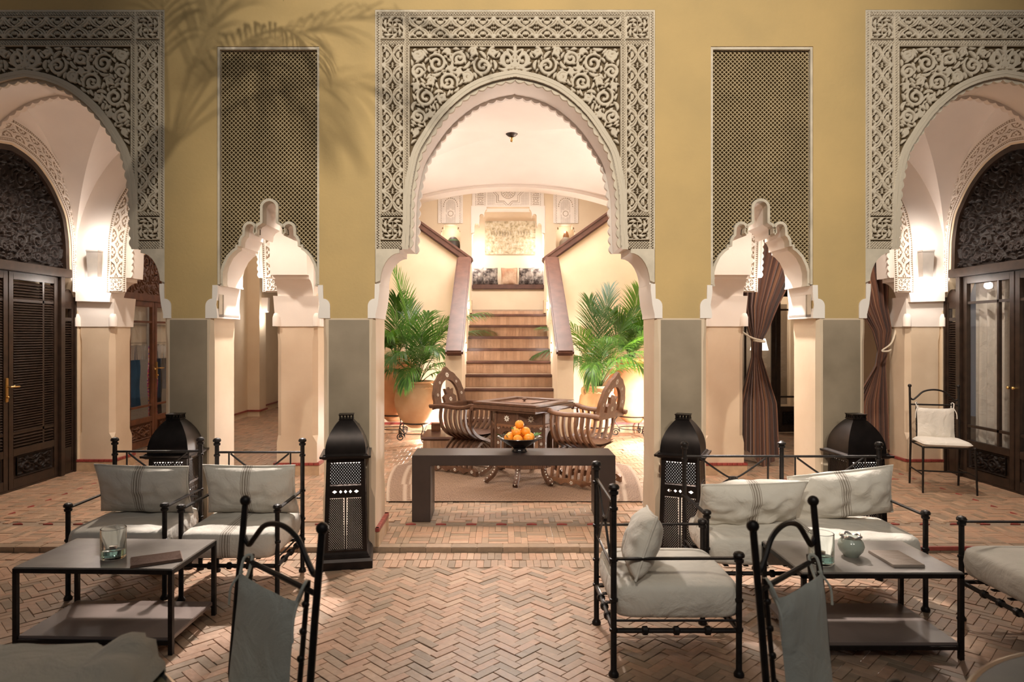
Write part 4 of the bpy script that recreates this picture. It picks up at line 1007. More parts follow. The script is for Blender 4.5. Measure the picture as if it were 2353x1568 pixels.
# ------------------------------------------------------------------ stair hall
ST = root('staircase'); ST['kind'] = 'thing'; tag(ST, 'brick staircase with dark wooden nosings climbing between two parapets', 'staircase')
SW = .585
STAIRBRICK = attr_mix('stair_brick', (.29,.165,.10), (.43,.27,.17), 'tone', .35, .2, 40, .25)
def riser(parent, x0, x1, y, z0, z1, n, name='riser'):
    o = MB().box(x0, x1, y+.004, y+.06, z0, z1).obj(name, GROUT, parent, smooth=0)
    for i in range(n):
        t = 2+rnd.randrange(TONES-3); wd = (x1-x0)/n; h = z1-z0-.004; key = ('r', round(wd, 3), round(h, 3), t)
        if key not in brick_me:
            me = MB().box(-wd/2+.001, wd/2-.001, -.004, .01, .002, h).mesh('brick', STAIRBRICK, smooth=0); at = me.attributes.new('tone', 'FLOAT', 'POINT'); at.data.foreach_set('value', [(t+.5)/TONES]*8); brick_me[key] = me
        link(brick_me[key], 'brick', o, (x0+(i+.5)*wd, y+rnd.uniform(-.0015,.0015), z0))
    return o
MB().box(-1.06, 1.06, 3.32, 4.0, -.05, .29).obj('platform', BRICK, ST, smooth=0)
riser(ST, -1.06, 1.06, 3.305, 0, .275, 46, 'platform_front'); MB().tube([(-1.08,3.31,.295),(1.08,3.31,.295)], .022, 8).box(-1.08,1.08,3.3,4.0,.288,.314).obj('platform_nosing', RAILWOOD, ST)
for k in range(10):
    y = 3.405+.25*k; z = .52+.17*k if k < 9 else 1.97; zb = .31 if k == 0 else .52+.17*(k-1); zt = z-.03
    riser(ST, -SW, SW, y+.012, zb, zt, 25)
    if k < 9:
        MB().box(-SW, SW, y, y+.27, z-.006, z).obj('tread', BRICK, ST, smooth=0)
        MB().box(-SW, SW, y-.016, y+.05, z-.034, z+.004).obj('nosing', RAILWOOD, ST, bevel=.012)
MB().box(-SW-.02, SW+.02, 5.67, 7.02, 1.80, 1.96).obj('landing', BRICK, ST, smooth=0)
for s in (-1, 1):
    q = solid2d([[(3.33,0),(5.9,0),(5.9,2.76),(5.40,2.66),(3.33,1.38)]], 0, .20); mb = MB(); mb.v = [(s*SW+s*y, x, z) for x, y, z in q.v]; mb.f = q.f
    mb.obj('parapet', CREAM, ST, fix=True, smooth=0)
    c = MB(); xm = s*(SW+.085); c.bar((xm, 3.16, 1.335), (xm, 5.42, 2.735), .215, .075); c.obj('parapet_cap', RAILWOOD, ST, bevel=.02)
    MB().box(s*SW-.03 if s > 0 else -SW-.001, s*SW+.001 if s > 0 else -SW+.03, 5.40, 5.66, 1.9, 2.10).obj('landing_block', BASESTONE, ST, smooth=0)
LENS = emis('lamp_lens', (1.0,.93,.84), 18)
for s in (-1, 1):
    for i, (yy, zz) in enumerate(((4.25,1.39),(5.05,2.0))):
        sl = thing('step_light', ('lower' if i == 0 else 'upper')+' recessed step light in the '+('parapet by the tallest palm' if s < 0 else 'parapet by the drooping palm'), 'light', (s*(SW-.002), yy, zz), 0, 'step lights')
        MB().box(-.004, .004, -.055, .055, -.075, .075).obj('trim_plate', BRASS, sl, bevel=.002); MB().box(-.009, .009, -.035, .035, -.05, .05).obj('lens', LENS, sl, smooth=0)
# upper flights along the back, with sloping rails
for s in (-1, 1):
    nm = 'wall_flight_left' if s < 0 else 'wall_flight_right'; x0 = .60
    P = [(x0,-.02),(2.38,-.02),(2.38,2.66+.72*1.78),(x0,2.66)]
    wf = struct(solid2d([[(s*x, z) for x, z in P]], 5.9, 6.05).obj(nm, CREAM, fix=True, smooth=0))
    MB().box(*sorted((s*x0, s*2.38)), 5.86, 5.9, 0, .13).obj('skirting', BASESTONE, wf, smooth=0); MB().box(*sorted((s*x0, s*2.38)), 5.855, 5.9, .13, .165).obj('red_tile_border', REDTILE, wf, smooth=0)
    r = thing('stair_rail', 'dark wooden rail of the upper flight sloping up '+('over the tallest palm' if s < 0 else 'over the drooping palm'), 'rail', (0,5.96,0), 0, 'upper stair rails')
    MB().bar((s*(x0-.02), 0, 2.73), (s*2.40, 0, 2.73+.72*1.8), .24, .13).obj('handrail', RAILWOOD, r, bevel=.02)
    MB().bar((s*(x0-.02), -.12, 2.79), (s*2.40, -.12, 2.79+.72*1.8), .03, .03).bar((s*(x0-.02), -.12, 2.69), (s*2.40, -.12, 2.69+.72*1.8), .025, .02).obj('moulding', RAILWOOD, r)
# back wall with the lit alcove and two niches
def alc_half():
    P = [(.645,2.40),(.645,3.34),(.60,3.37),(.594,3.40),(.594,3.50)] + [(.556+.038*math.cos(t), 3.50+.042*math.sin(t)) for t in np.linspace(.3, PI-.3, 6)]
    P += [(.518,3.47),(.510,3.50),(.506,3.57),(.506,3.665)] + [(.468+.038*math.cos(t), 3.665+.042*math.sin(t)) for t in np.linspace(.3, PI-.3, 6)]
    return P + [(.430,3.63),(.424,3.66),(.42,3.72),(.40,3.77),(.378,3.79),(.378,3.83)]
ah = alc_half(); AL = ah + [(-x, z) for x, z in ah[::-1]]
def niche(c): 
    h = [(.17,2.95),(.17,3.40),(.155,3.41),(.15,3.46),(.135,3.475),(.125,3.44),(.118,3.45),(.118,3.525)]
    return [(c+x, z) for x, z in h] + [(c-x, z) for x, z in h[::-1]]
wb = struct(solid2d([[(-2.5,0),(2.5,0),(2.5,4.6),(-2.5,4.6)], [(x+.02, z) for x, z in AL], niche(-1.0), niche(1.04)], 7.05, 7.2).obj('wall_back', CREAM, fix=True, smooth=0))
solid2d([[(-.64,2.3),(.70,2.3),(.70,3.9),(-.64,3.9)]], 7.72, 7.76).obj('alcove_back', CREAM, wb, fix=True)
for (a, b) in ((-.66,-.625),(.665,.70)): MB().box(a, b, 7.2, 7.74, 2.3, 3.9).obj('alcove_side', WHITE, wb, smooth=0)
MB().box(-.66, .70, 7.2, 7.74, 3.86, 3.9).obj('alcove_top', WHITE, wb, smooth=0)
for c in (-1.0, 1.04):
    MB().box(c-.2, c+.2, 7.44, 7.46, 2.9, 3.6).box(c-.2, c-.175, 7.2, 7.45, 2.9, 3.6).box(c+.175, c+.2, 7.2, 7.45, 2.9, 3.6).box(c-.2, c+.2, 7.2, 7.45, 2.9, 2.95).box(c-.2, c+.2, 7.2, 7.45, 3.55, 3.6).obj('niche_box', CREAM, wb, smooth=0)
    light('POINT', 'niche_lamp', (c, 7.28, 3.44), 1.6, HALO, size=.02)
    def nf(R):
        R.rect(-.22, .22, 0, .80); R.rect(-.13, .13, .545, .775, True); rosette(R, (0, .66), .11)
        for s in (-1, 1):
            for k in range(26): R.disc((s*.165, .02+k*.03), .007, True); R.disc((s*.185, .035+k*.03), .005, True)
        w_ = R.win(-.09, .09, 0, .45, 0); U, V = np.meshgrid(R.u[w_[1]], R.v[w_[0]]); arch = np.minimum(.088-np.abs(U), np.where(V > .30, .095-np.hypot(U, (V-.30)*.8), .1)); R.put(w_, arch, True)
        for k in range(13): a = PI*k/12; R.disc((.125*math.cos(a), .30+.145*math.sin(a)), .009, True)
        h2 = Relief(-.088, .088, 0, .42, .0045); keep = R.F.copy(); R.hatch(-.088, .088, .0, .42, .016, .0026); g = np.zeros_like(keep, bool); g[w_] = arch > 0; R.F = np.where(g, R.F, keep)
        R.disc((0,.17), .07); R.ring((0,.17), .045, .004, True)
        for k in range(8): a = k*PI/4; R.disc((.068*math.cos(a), .17+.068*math.sin(a)), .02)
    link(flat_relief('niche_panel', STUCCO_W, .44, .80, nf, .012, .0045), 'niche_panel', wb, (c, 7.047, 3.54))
def sf(R):
    R.hatch(-.62, .62, 0, .55, .018, .003)
    U, V = np.meshgrid(R.u, R.v-.26)
    for r0, v in ((.30,.02),):
        st = np.minimum(np.maximum(np.abs(U), np.abs(V)), (np.abs(U)+np.abs(V))/1.414); sq1 = .225-np.maximum(np.abs(U), np.abs(V)); sq2 = .225-(np.abs(U)+np.abs(V))/1.414
        R.F = np.maximum(R.F, np.maximum(sq1, sq2))
        ed = np.maximum(sq1, sq2); R.F = np.where((ed > .02) & (ed < .028), -.02, R.F); R.F = np.where((ed > .05) & (ed < .058), -.02, R.F)
    for k in range(16): a = k*PI/8; R.path([(.045*math.cos(a), .26+.045*math.sin(a)), (.10*math.cos(a), .26+.10*math.sin(a))], [.002,.006], True)
    R.ring((0,.26), .125, .004, True); R.ring((0,.26), .03, .004, True)
    for s in (-1, 1):
        R.rect(s*.50-.13, s*.50+.13, 0, .55); R.rect(s*.49-.062, s*.49+.062, .02, .16, True); R.rect(s*.49-.062, s*.49+.062, .18, .53, True)
        rosette(R, (s*.49, .09), .062); rosette(R, (s*.49, .25), .062); rosette(R, (s*.49, .38), .062)
        for k in range(18):
            for q in (-.082, .082): R.disc((s*.49+q, .02+.03*k), .007, True)
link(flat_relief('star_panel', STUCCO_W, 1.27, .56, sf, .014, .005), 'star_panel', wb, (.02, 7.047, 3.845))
solid2d([[(-.655,3.36),(-.655,3.85),(.655,3.85),(.655,3.36)] + ah[2:] + [(-x, z) for x, z in ah[:1:-1]]], 7.035, 7.052).obj('alcove_frame', WHITE, wb, (.02,0,0), fix=True)
struct(MB().box(-2.5, 2.5, 2.9, 7.8, 4.55, 4.65).obj('ceiling_hall', WHITE, smooth=0))
MB().box(-.63, .67, 7.07, 7.70, 1.95, 2.37).obj('bench_base', CREAM, wb, smooth=0)
bn = thing('bench_seat', 'dark wooden bench slab in the lit alcove above the stairs', 'bench', (.02,0,0))
MB().box(-.635, .635, 7.0, 7.71, 2.37, 2.455).obj('seat', RAILWOOD, bn, bevel=.01)
def pillow_mesh(w_, h_, t_, m_, seed=0, nu=26, nv=20, wr=.012, pinch=.07):
    rows = [[], []]; mb = MB()
    for sd in (1, -1):
        P = []
        for j in range(nv+1):
            v = -1+2*j/nv; row = []
            for i in range(nu+1):
                u = -1+2*i/nu
                T = t_/2*(max(0, 1-abs(u)**2.6))**.5*(max(0, 1-abs(v)**2.6))**.5
                x = w_/2*u*(1-pinch*(1-v*v)*abs(u)); z = h_/2*v*(1-pinch*(1-u*u)*abs(v))
                k_ = T/(t_/2); wn = wr*(nz(u*2.2+seed, v*2.2, seed)+.7*nz(u*5, v*3+seed, seed+3))*k_
                row.append((x, -sd*(T+wn), z))
            P.append(row)
        mb.grid(P if sd > 0 else [r[::-1] for r in P])
    pts = [(w_/2*u*(1-pinch*(1-v*v)*abs(u)), 0, h_/2*v*(1-pinch*(1-u*u)*abs(v))) for u, v in [(-1+2*i/14, -1) for i in range(14)]+[(1, -1+2*i/10) for i in range(10)]+[(1-2*i/14, 1) for i in range(14)]+[(-1, 1-2*i/10) for i in range(10)]]
    me = mb.mesh('pillow_body', m_, smooth=60, fix=True)
    return me, MB().tube(pts, .006, 6, closed=True).mesh('piping', m_, smooth=60)
def hide(name, c1, c2, sc_):
    m, nt, b = newmat(name); g = N(nt, 'ShaderNodeTexCoord'); no = N(nt, 'ShaderNodeTexNoise'); no.inputs['Scale'].default_value = sc_; no.inputs['Detail'].default_value = 6; no.inputs['Roughness'].default_value = .7
    nt.links.new(g.outputs['Object'], no.inputs['Vector']); r = N(nt, 'ShaderNodeValToRGB'); r.color_ramp.elements[0].position = .42; r.color_ramp.elements[1].position = .62; r.color_ramp.elements[0].color = (*c1, 1); r.color_ramp.elements[1].color = (*c2, 1)
    nt.links.new(no.outputs['Fac'], r.inputs['Fac']); nt.links.new(r.outputs['Color'], b.inputs['Base Color']); b.inputs['Roughness'].default_value = .7; return m
HIDE = hide('dark_hide', (.035,.022,.018), (.42,.36,.31), 9); TANH = hide('tan_hide', (.40,.20,.11), (.62,.45,.30), 3)
for x, m_, lab, rz, w_ in ((-.54, HIDE, 'dark mottled hide cushion in the alcove corner next to the tallest palm', .35, .30), (-.30, HIDE, 'dark mottled hide cushion standing between a corner cushion and the tan one', .12, .27), (.045, TANH, 'tan hide cushion at the middle of the alcove bench', 0, .30), (.36, HIDE, 'pale brown mottled hide cushion leaning beside the tan one', -.15, .28), (.56, HIDE, 'dark hide cushion in the alcove corner behind the leaning pale one', -.4, .29)):
    t = thing('hide_cushion', lab, 'cushion', (x, 7.42 if abs(x) < .4 else 7.50, 2.46), rz, 'cushions on the alcove bench')
    b, p = pillow_mesh(w_, .33, .13, m_, x*10); link(b, 'pillow_body', t, (0,0,.165), (-.18,0,0)); link(p, 'piping', t, (0,0,.165), (-.18,0,0))
def artmat():
    m, nt, b = newmat('weathered_picture'); L = nt.links; g = N(nt, 'ShaderNodeTexCoord'); b.inputs['Roughness'].default_value = .85
    n1 = N(nt, 'ShaderNodeTexNoise'); n1.inputs['Scale'].default_value = 14; n1.inputs['Detail'].default_value = 9; n1.inputs['Roughness'].default_value = .7; L.new(g.outputs['Object'], n1.inputs['Vector'])
    r = N(nt, 'ShaderNodeValToRGB'); e = r.color_ramp.elements; e[0].position = .32; e[0].color = (.12,.09,.055,1); e[1].position = .68; e[1].color = (.66,.60,.48,1); k = e.new(.47); k.color = (.46,.37,.23,1)
    L.new(n1.outputs['Fac'], r.inputs['Fac']); L.new(r.outputs['Color'], b.inputs['Base Color'])
    bp = N(nt, 'ShaderNodeBump'); bp.inputs['Strength'].default_value = .6; bp.inputs['Distance'].default_value = .02; L.new(n1.outputs['Fac'], bp.inputs['Height']); L.new(bp.outputs['Normal'], b.inputs['Normal']); return m
pc = thing('wall_panel', 'weathered beige textured panel hung in the lit alcove', 'artwork', (.066, 7.68, 3.065))
P = [[(-.47+.94*i/40, .02*nz(i*.4, j*.4, 3), .62*j/26) for i in range(41)] for j in range(27)]
MB().grid(P).obj('panel_face', artmat(), pc, smooth=60); MB().box(-.468, .468, .01, .035, .004, .616).obj('panel_back', BASESTONE, pc, smooth=0)
am = MB()
for k in range(13):
    x = -.36+.052*k+.02*nz(k, 0, 1)*2 + (.09 if k > 7 else 0); z = .44+.03*nz(k, 2, 1); am.tube([(x,-.012,z),(x+.012,-.016,z-.06),(x+.004,-.012,z-.08-.05*rnd.random())], [.0025,.005,.002], 5)
stuff(am.obj('etched_marks', mat('etched_brown', (.16,.115,.07), .9), pc))
for c, lab, m_ in ((-1.0, 'dark round pot with a striped neck in the wall niche above the tallest palm', mat('dark_pot', (.075,.06,.05), .6)), (1.04, 'grey pot with a brown cap in the wall niche above the drooping palm', mat('grey_pot', (.30,.24,.18), .7))):
    t = thing('niche_pot', lab, 'pot', (c+.03, 7.30, 2.95), 0, 'pots in the wall niches')
    MB().lathe([(.05,0),(.11,.08),(.13,.20),(.115,.30),(.06,.37),(.035,.385)], 24).obj('body', m_, t)
    if c < 0:
        for q, cc in ((.31, (.10,.30,.12)), (.33, (.5,.10,.04)), (.35,(.05,.05,.08))): MB().lathe([(.117-(q-.30)*1.0,q),(.106-(q-.30)*1.0,q+.016)], 24, cap=False).obj('painted_band', mat('band', cc, .5), t)
    else: MB().lathe([(.05,.36),(.055,.40),(.035,.47),(.001,.50)], 20).obj('cap', mat('cap_brown', (.30,.13,.05), .5), t)
# ------------------------------------------------------------------ pots, stands and palms
def pot_on_stand(name, label, x, y, R, H, zb, m_, handles=True, stand=True):
    t = thing(name, label, 'pot', (x, y, 0), 0, 'terracotta jars of the stair hall')
    prof = [(.30,.0),(.52,.07),(.80,.24),(.97,.46),(1.0,.60),(.94,.76),(.78,.88),(.66,.925),(.64,.95),(.74,.965),(.76,1.0),(.68,1.0),(.62,.96),(.60,.90),(.60,.86)]
    MB().lathe([(r*R, zb+z*H) for r, z in prof], 40).obj('jar', m_, t, smooth=50)
    MB().lathe([(.001, zb+.87*H), (.60*R, zb+.865*H)], 20, cap=False).obj('soil', mat('soil', (.05,.035,.02), .95), t)
    rp = [(R*.80*math.cos(a), R*.80*math.sin(a), zb+.868*H+.008*math.sin(a*26)) for a in np.linspace(0, 2*PI, 80, endpoint=False)]
    MB().tube(rp, .014, 6, closed=True).obj('rope_band', m_, t)
    if handles:
        for a in (.5, PI+.5):
            ca, sa = math.cos(a), math.sin(a)
            MB().tube(catmull([(R*.74*ca, R*.74*sa, zb+.96*H), (R*.95*ca, R*.95*sa, zb+.95*H), (R*.98*ca, R*.98*sa, zb+.87*H), (R*.86*ca, R*.86*sa, zb+.82*H)], 4), .022, 8).obj('handle', m_, t)
    if stand:
        rz = zb+.10*H; rr = R*.60
        st = MB().tube([(rr*math.cos(a), rr*math.sin(a), rz) for a in np.linspace(0, 2*PI, 40, endpoint=False)], .010, 6, closed=True).obj('stand_ring', IRON, t)
        for k in range(3):
            a = -PI/2+.5+k*2*PI/3; ca, sa = math.cos(a), math.sin(a); pts = []
            for q in np.linspace(0, 1, 12): r_ = rr+.10*math.sin(q*PI)*(1-q)-.02*q; pts.append((r_, rz-(rz-.10)*q))
            for q in np.linspace(0, 1, 22): th = PI-q*3.2*PI; rad = .062*(1-.72*q); pts.append((rr+.042+rad*math.cos(th), .065+rad*math.sin(th)))
            MB().tube([(r_*ca, r_*sa, z) for r_, z in pts], .009, 6).obj('scroll_leg', IRON, t)
        MB().tube([(rr*.93*math.cos(a), rr*.93*math.sin(a), .13) for a in np.linspace(0, 2*PI, 30, endpoint=False)], .006, 5, closed=True).obj('lower_ring', IRON, t)
    return t
pot_on_stand('terracotta_jar', 'pale stone coloured jar on a scroll stand holding the tallest palm', -1.34, 4.95, .325, .68, .21, TERRA2)
pot_on_stand('terracotta_jar', 'orange terracotta jar standing behind the pale one by the inner pillar', -1.74, 5.45, .36, 1.0, .24, TERRA)
pot_on_stand('terracotta_jar', 'large orange terracotta jar with an ear handle beside the bright floor light', 1.93, 5.46, .38, .99, .22, TERRA)
pot_on_stand('terracotta_jar', 'smaller jar hidden behind the carved chair, under the drooping palm', 1.28, 4.75, .27, .66, .18, TERRA2)
def frondmat(name, c1, c2):
    m, nt, b = newmat(name); b.inputs['Roughness'].default_value = .38; b.inputs['Base Color'].default_value = (*c1, 1)
    out = nt.nodes['Material Output']; tr = N(nt, 'ShaderNodeBsdfTranslucent'); tr.inputs['Color'].default_value = (*c2, 1)
    mx = N(nt, 'ShaderNodeMixShader'); mx.inputs[0].default_value = .38; nt.links.new(b.outputs[0], mx.inputs[1]); nt.links.new(tr.outputs[0], mx.inputs[2]); nt.links.new(mx.outputs[0], out.inputs['Surface']); return m
FROND = frondmat('palm_green', (.040,.095,.024), (.10,.25,.03)); FROND2 = frondmat('palm_bright', (.075,.18,.03), (.20,.46,.04)); STEM = mat('palm_stalk', (.16,.20,.06), .5)
def frond_mesh(L, e0, e1, droop, n=30, ll=.34, seed=0, m_=FROND, tw=0.0, lw=.0085):
    """rachis leaves the crown at elevation e0 and bends to e1; leaflets hang from both sides"""
    rg = random.Random(seed); pts = [Vector((0,0,0))]; T = []; K = 26
    for i in range(K):
        e = e0+(e1-e0)*(i/K)**1.3; d = Vector((math.cos(e), tw*math.sin(i/K*2), math.sin(e))).normalized(); pts.append(pts[-1]+d*L/K); T.append(d)
    T.append(T[-1]); mb = MB().tube(pts, [.008*(1-.8*i/K) for i in range(K+1)], 5)
    for i in range(n):
        f = .26+.74*i/(n-1); j = min(int(f*K), K-1); p = pts[j].lerp(pts[j+1], f*K-j) if j < K else pts[K]; t = T[j]
        side0 = Vector((0,0,1)).cross(t); side0 = side0.normalized() if side0.length > .05 else Vector((0,1,0)); up = t.cross(side0).normalized()
        ln = ll*(math.sin(PI*(.12+.80*(f-.26)/.74)))**.6*rg.uniform(.88, 1.08)
        for s in (-1, 1):
            dirv = (side0*s*(.82-.45*f)+t*(.55+.6*f)+up*.22+Vector((rg.uniform(-.08,.08), rg.uniform(-.08,.08), rg.uniform(-.08,.08)))).normalized()
            q = [p]; d = dirv.copy()
            for k in range(4):
                d = (d+Vector((0,0,-droop*(.10+.14*k)))).normalized(); q.append(q[-1]+d*ln/4)
            wv = [.35, 1.0, .95, .65, .06]; o = []
            for k in range(5):
                tt = (q[min(k+1,4)]-q[max(k-1,0)]).normalized(); sd = tt.cross(up); sd = sd.normalized() if sd.length > .05 else side0; o += [q[k]+sd*lw*wv[k], q[k]-sd*lw*wv[k]]
            mb.add(o, [(2*k, 2*k+1, 2*k+3, 2*k+2) for k in range(4)])
    return mb.mesh('frond', m_, smooth=50)
FR = {}
def palm(label, x, y, z, specs, sc_=1.0, stems=5):
    t = thing('potted_palm', label, 'palm', (x, y, z), 0, 'palms of the stair hall')
    for i, (az, L, e0, e1, dr, br) in enumerate(specs):
        me = frond_mesh(L, e0, e1, dr*1.1, 36, .42*min(1, L/1.2+.25), i*7+int(x*10), FROND2 if br else FROND, .1*math.sin(i*3))
        o = link(me, 'frond', t, (.03*math.cos(az), .03*math.sin(az), .02), (0, 0, az)); o.scale = (sc_,)*3
    sb = MB()
    for k in range(stems): a = k*2.4; sb.tube([(.06*math.cos(a), .06*math.sin(a), -.12), (.03*math.cos(a), .03*math.sin(a), .12), (.05*math.cos(a), .05*math.sin(a), .35)], [.018,.014,.008], 6)
    sb.obj('stalks', STEM, t)
R_ = math.radians
palm('tall potted palm with upright fronds in the pale jar by the stairs', -1.34, 4.95, .80, [
    (R_(150), 1.75, R_(88), R_(62), .25, 1), (R_(215), 1.5, R_(84), R_(30), .7, 0), (R_(190), 1.2, R_(78), R_(-10), .9, 0), (R_(10), 1.45, R_(70), R_(-10), 1.0, 0), (R_(-15), 1.60, R_(78), R_(0), 1.1, 0), (R_(40), 1.2, R_(80), R_(30), .5, 1),
    (R_(-60), 1.2, R_(75), R_(-35), 1.0, 0), (R_(-110), 1.15, R_(72), R_(-45), 1.0, 0), (R_(-160), 1.15, R_(68), R_(-55), 1.1, 0), (R_(-35), 1.0, R_(62), R_(-60), 1.2, 0), (R_(-90), .95, R_(58), R_(-70), 1.2, 0), (R_(-140), .95, R_(55), R_(-75), 1.2, 0), (R_(-10), .85, R_(50), R_(-70), 1.2, 0),
    (R_(100), 1.4, R_(84), R_(40), .4, 0), (R_(60), 1.25, R_(76), R_(10), .6, 1), (R_(-75), 1.3, R_(84), R_(20), .6, 0)])
palm('drooping potted palm in the jar behind the carved chair', 1.28, 4.75, .76, [
    (R_(60), 1.55, R_(85), R_(55), .35, 0), (R_(30), 1.5, R_(75), R_(30), .5, 0), (R_(100), 1.4, R_(86), R_(50), .35, 0), (R_(160), 1.25, R_(80), R_(5), .7, 0), (R_(-170), 1.15, R_(72), R_(-30), 1.0, 0), (R_(-130), 1.15, R_(74), R_(-55), 1.2, 0), (R_(-100), 1.1, R_(70), R_(-70), 1.3, 0),
    (R_(-60), 1.15, R_(72), R_(-55), 1.2, 0), (R_(-25), 1.2, R_(70), R_(-35), 1.1, 0), (R_(0), 1.25, R_(74), R_(-5), .8, 1), (R_(-75), 1.25, R_(82), R_(-15), .9, 0), (R_(-150), 1.3, R_(84), R_(10), .8, 1), (R_(15), 1.0, R_(60), R_(-50), 1.2, 0)])
palm('slim potted palm in the large orange jar by the hall corner', 1.90, 5.46, 1.10, [
    (R_(-80), 1.15, R_(86), R_(60), .4, 1), (R_(-60), .75, R_(74), R_(10), .8, 1), (R_(200), 1.0, R_(80), R_(20), .6, 0), (R_(-90), .95, R_(75), R_(-10), .7, 0), (R_(230), .9, R_(82), R_(35), .5, 1), (R_(-110), .8, R_(62), R_(-30), .9, 0), (R_(-70), .85, R_(80), R_(30), .8, 1)], 1.0, 3)
palm('small palm rising from the orange jar behind the pale one', -1.72, 5.45, 1.16, [
    (R_(-80), 1.0, R_(86), R_(50), .5, 0), (R_(-120), .7, R_(70), R_(-20), 1.0, 0), (R_(-90), .9, R_(70), R_(-30), 1.0, 1), (R_(-110), .75, R_(64), R_(-45), 1.1, 0), (R_(-40), .75, R_(70), R_(-30), .9, 0), (R_(-20), .7, R_(80), R_(40), .6, 1)], 1.0, 3)
# floor lamps behind the jars and a small box
for (x, y, z, lab) in ((-1.00, 5.0, 0, 'small black floor spotlight shining beside the pale jar'), (2.24, 4.35, 0, 'small black floor spotlight shining beside the large orange jar')):
    t = thing('floor_spotlight', lab, 'spotlight', (x, y, z), 0, 'floor spotlights of the stair hall')
    MB().lathe([(.06,0),(.06,.015),(.02,.02),(.02,.05)], 16).obj('base', IRON, t); MB().lathe([(.045,.05),(.055,.11),(.05,.11),(.04,.07)], 16).obj('housing', IRON, t); MB().lathe([(.001,.09),(.045,.09)], 16, cap=False).obj('lens', LENS, t)
t = thing('metal_box', 'small carved metal box standing on the stair platform', 'box', (-.95, 3.86, .314)); MB().box(-.06,.06,-.05,.05,0,.075).obj('body', CARVWOOD2, t, bevel=.004); MB().box(-.064,.064,-.054,.054,.075,.10).obj('lid', CARVWOOD2, t, bevel=.006)
GZ = -.04                                            # courtyard level
def post(mb, x, y, h, r=.0145, cap=True, collars=()):
    mb.lathe([(.024,0),(.025,.012),(.019,.022),(r,.03),(r,h-.035)], 12, (x, y, 0))
    if cap: mb.lathe([(r,h-.05),(.022,h-.047),(.023,h-.034),(.017,h-.032),(.017,h-.026),(.026,h-.022),(.027,h-.012),(.021,h-.002),(.008,h+.003),(.001,h+.004)], 14, (x, y, 0))
    for z in collars: mb.lathe([(r,z-.009),(.0205,z-.006),(.0205,z+.006),(r,z+.009)], 12, (x, y, 0))
def rail(mb, p, q, r, beads=()):
    mb.tube([p, q], r, 8); p, q = Vector(p), Vector(q)
    for t in beads:
        c = p.lerp(q, t); d = (q-p).normalized()
        mb.tube([c-d*.016, c-d*.010, c+d*.010, c+d*.016], [r, r*1.7, r*1.7, r], 10)
def seat_pad(w_, d_, z0, z1, m_, seed=0, puff=.02, sag=0, rr=.05, over=(0,0,0,0)):
    """box cushion with crowned top, soft edges and creases"""
    def outline(ins, n=64):
        P = []
        for k in range(n):
            a = 2*PI*(k+.5)/n; c, s = math.cos(a), math.sin(a); e = .22
            P.append((math.copysign(abs(c)**e, c)*(w_/2-ins), math.copysign(abs(s)**e, s)*(d_/2-ins)))
        return P
    rings = []; H = z1-z0
    for ins, z in ((.03,z0),(.006,z0+.012),(0,z0+.03),(-.006,z0+H*.5),(0,z1-.03),(.006,z1-.012),(.022,z1)):
        rings.append([(x*(1+.012*nz(x*4, y*4, seed+z*9)), y*(1+.012*nz(y*4, x*4, seed+2+z*9)), z+.006*nz(x*5, y*5, seed)*(1 if z > z0+.05 else 0)) for x, y in outline(ins)])
    for q in (.9,.78,.64,.48,.32,.16,.03):
        rings.append([(x*q, y*q, z1+puff*(1-q**2.2)+.012*(nz(x*q*6, y*q*6, seed+5)+.6*nz(x*q*14, y*q*9, seed+7))*(1-q*.55)) for x, y in outline(.022)])
    n = 64; mb = MB(); mb.add([p for r in rings for p in r], [(i*n+k, i*n+(k+1) % n, (i+1)*n+(k+1) % n, (i+1)*n+k) for i in range(len(rings)-1) for k in range(n)] + [tuple(range(n-1,-1,-1)), tuple((len(rings)-1)*n+k for k in range(n))])
    return mb.mesh('seat_cushion', m_, smooth=70)
PILB, PILP = pillow_mesh(.60, .34, .17, LINEN_S, 2.0, 34, 24, .018, .06)
PILB2, PILP2 = pillow_mesh(.66, .32, .20, LINEN_S, 5.0, 34, 24, .026, .05)
PILB3, PILP3 = pillow_mesh(.44, .31, .16, LINEN, 8.0, 30, 24, .016, .08)
def throw_pillow(label, loc, rz, tilt, me=(PILB, PILP), h=.34, roll=0, group='linen throw pillows'):
    t = thing('throw_pillow', label, 'pillow', loc, rz, group)
    c, s = math.cos(tilt), math.sin(tilt)
    for m_, n_ in zip(me, ('pillow_body', 'piping')): link(m_, n_, t, (0, h/2*s, h/2*c), (-tilt, roll, 0))
    return t
def brace(mb, xa, xb, y, zt, zb):
    xm = (xa+xb)/2; zc = zt-.145; w_ = (xb-xa)/2
    for s in (-1, 1):
        mb.tube([(xm+s*w_*.72, y, zt), (xm+s*w_*.72, y, zb)], .006, 6)
        mb.tube(catmull([(xm+s*w_*.68, y, zt-.01), (xm+s*w_*.40, y, zt-.075), (xm+s*w_*.12, y, zc+.012), (xm, y, zc+.004)], 5), .0065, 6)
        mb.tube(catmull([(xm, y, zc-.004), (xm+s*w_*.12, y, zc-.012), (xm+s*w_*.40, y, zc-.075), (xm+s*w_*.68, y, zb+.01)], 5), .0065, 6)
    for k in range(3): mb.tube([(xm-.014+.012*k, y, zc-.013), (xm-.014+.012*k, y, zc+.013)], .011, 8)
    mb.tube([(xm-.028,y,zc),(xm+.028,y,zc)], .010, 8)
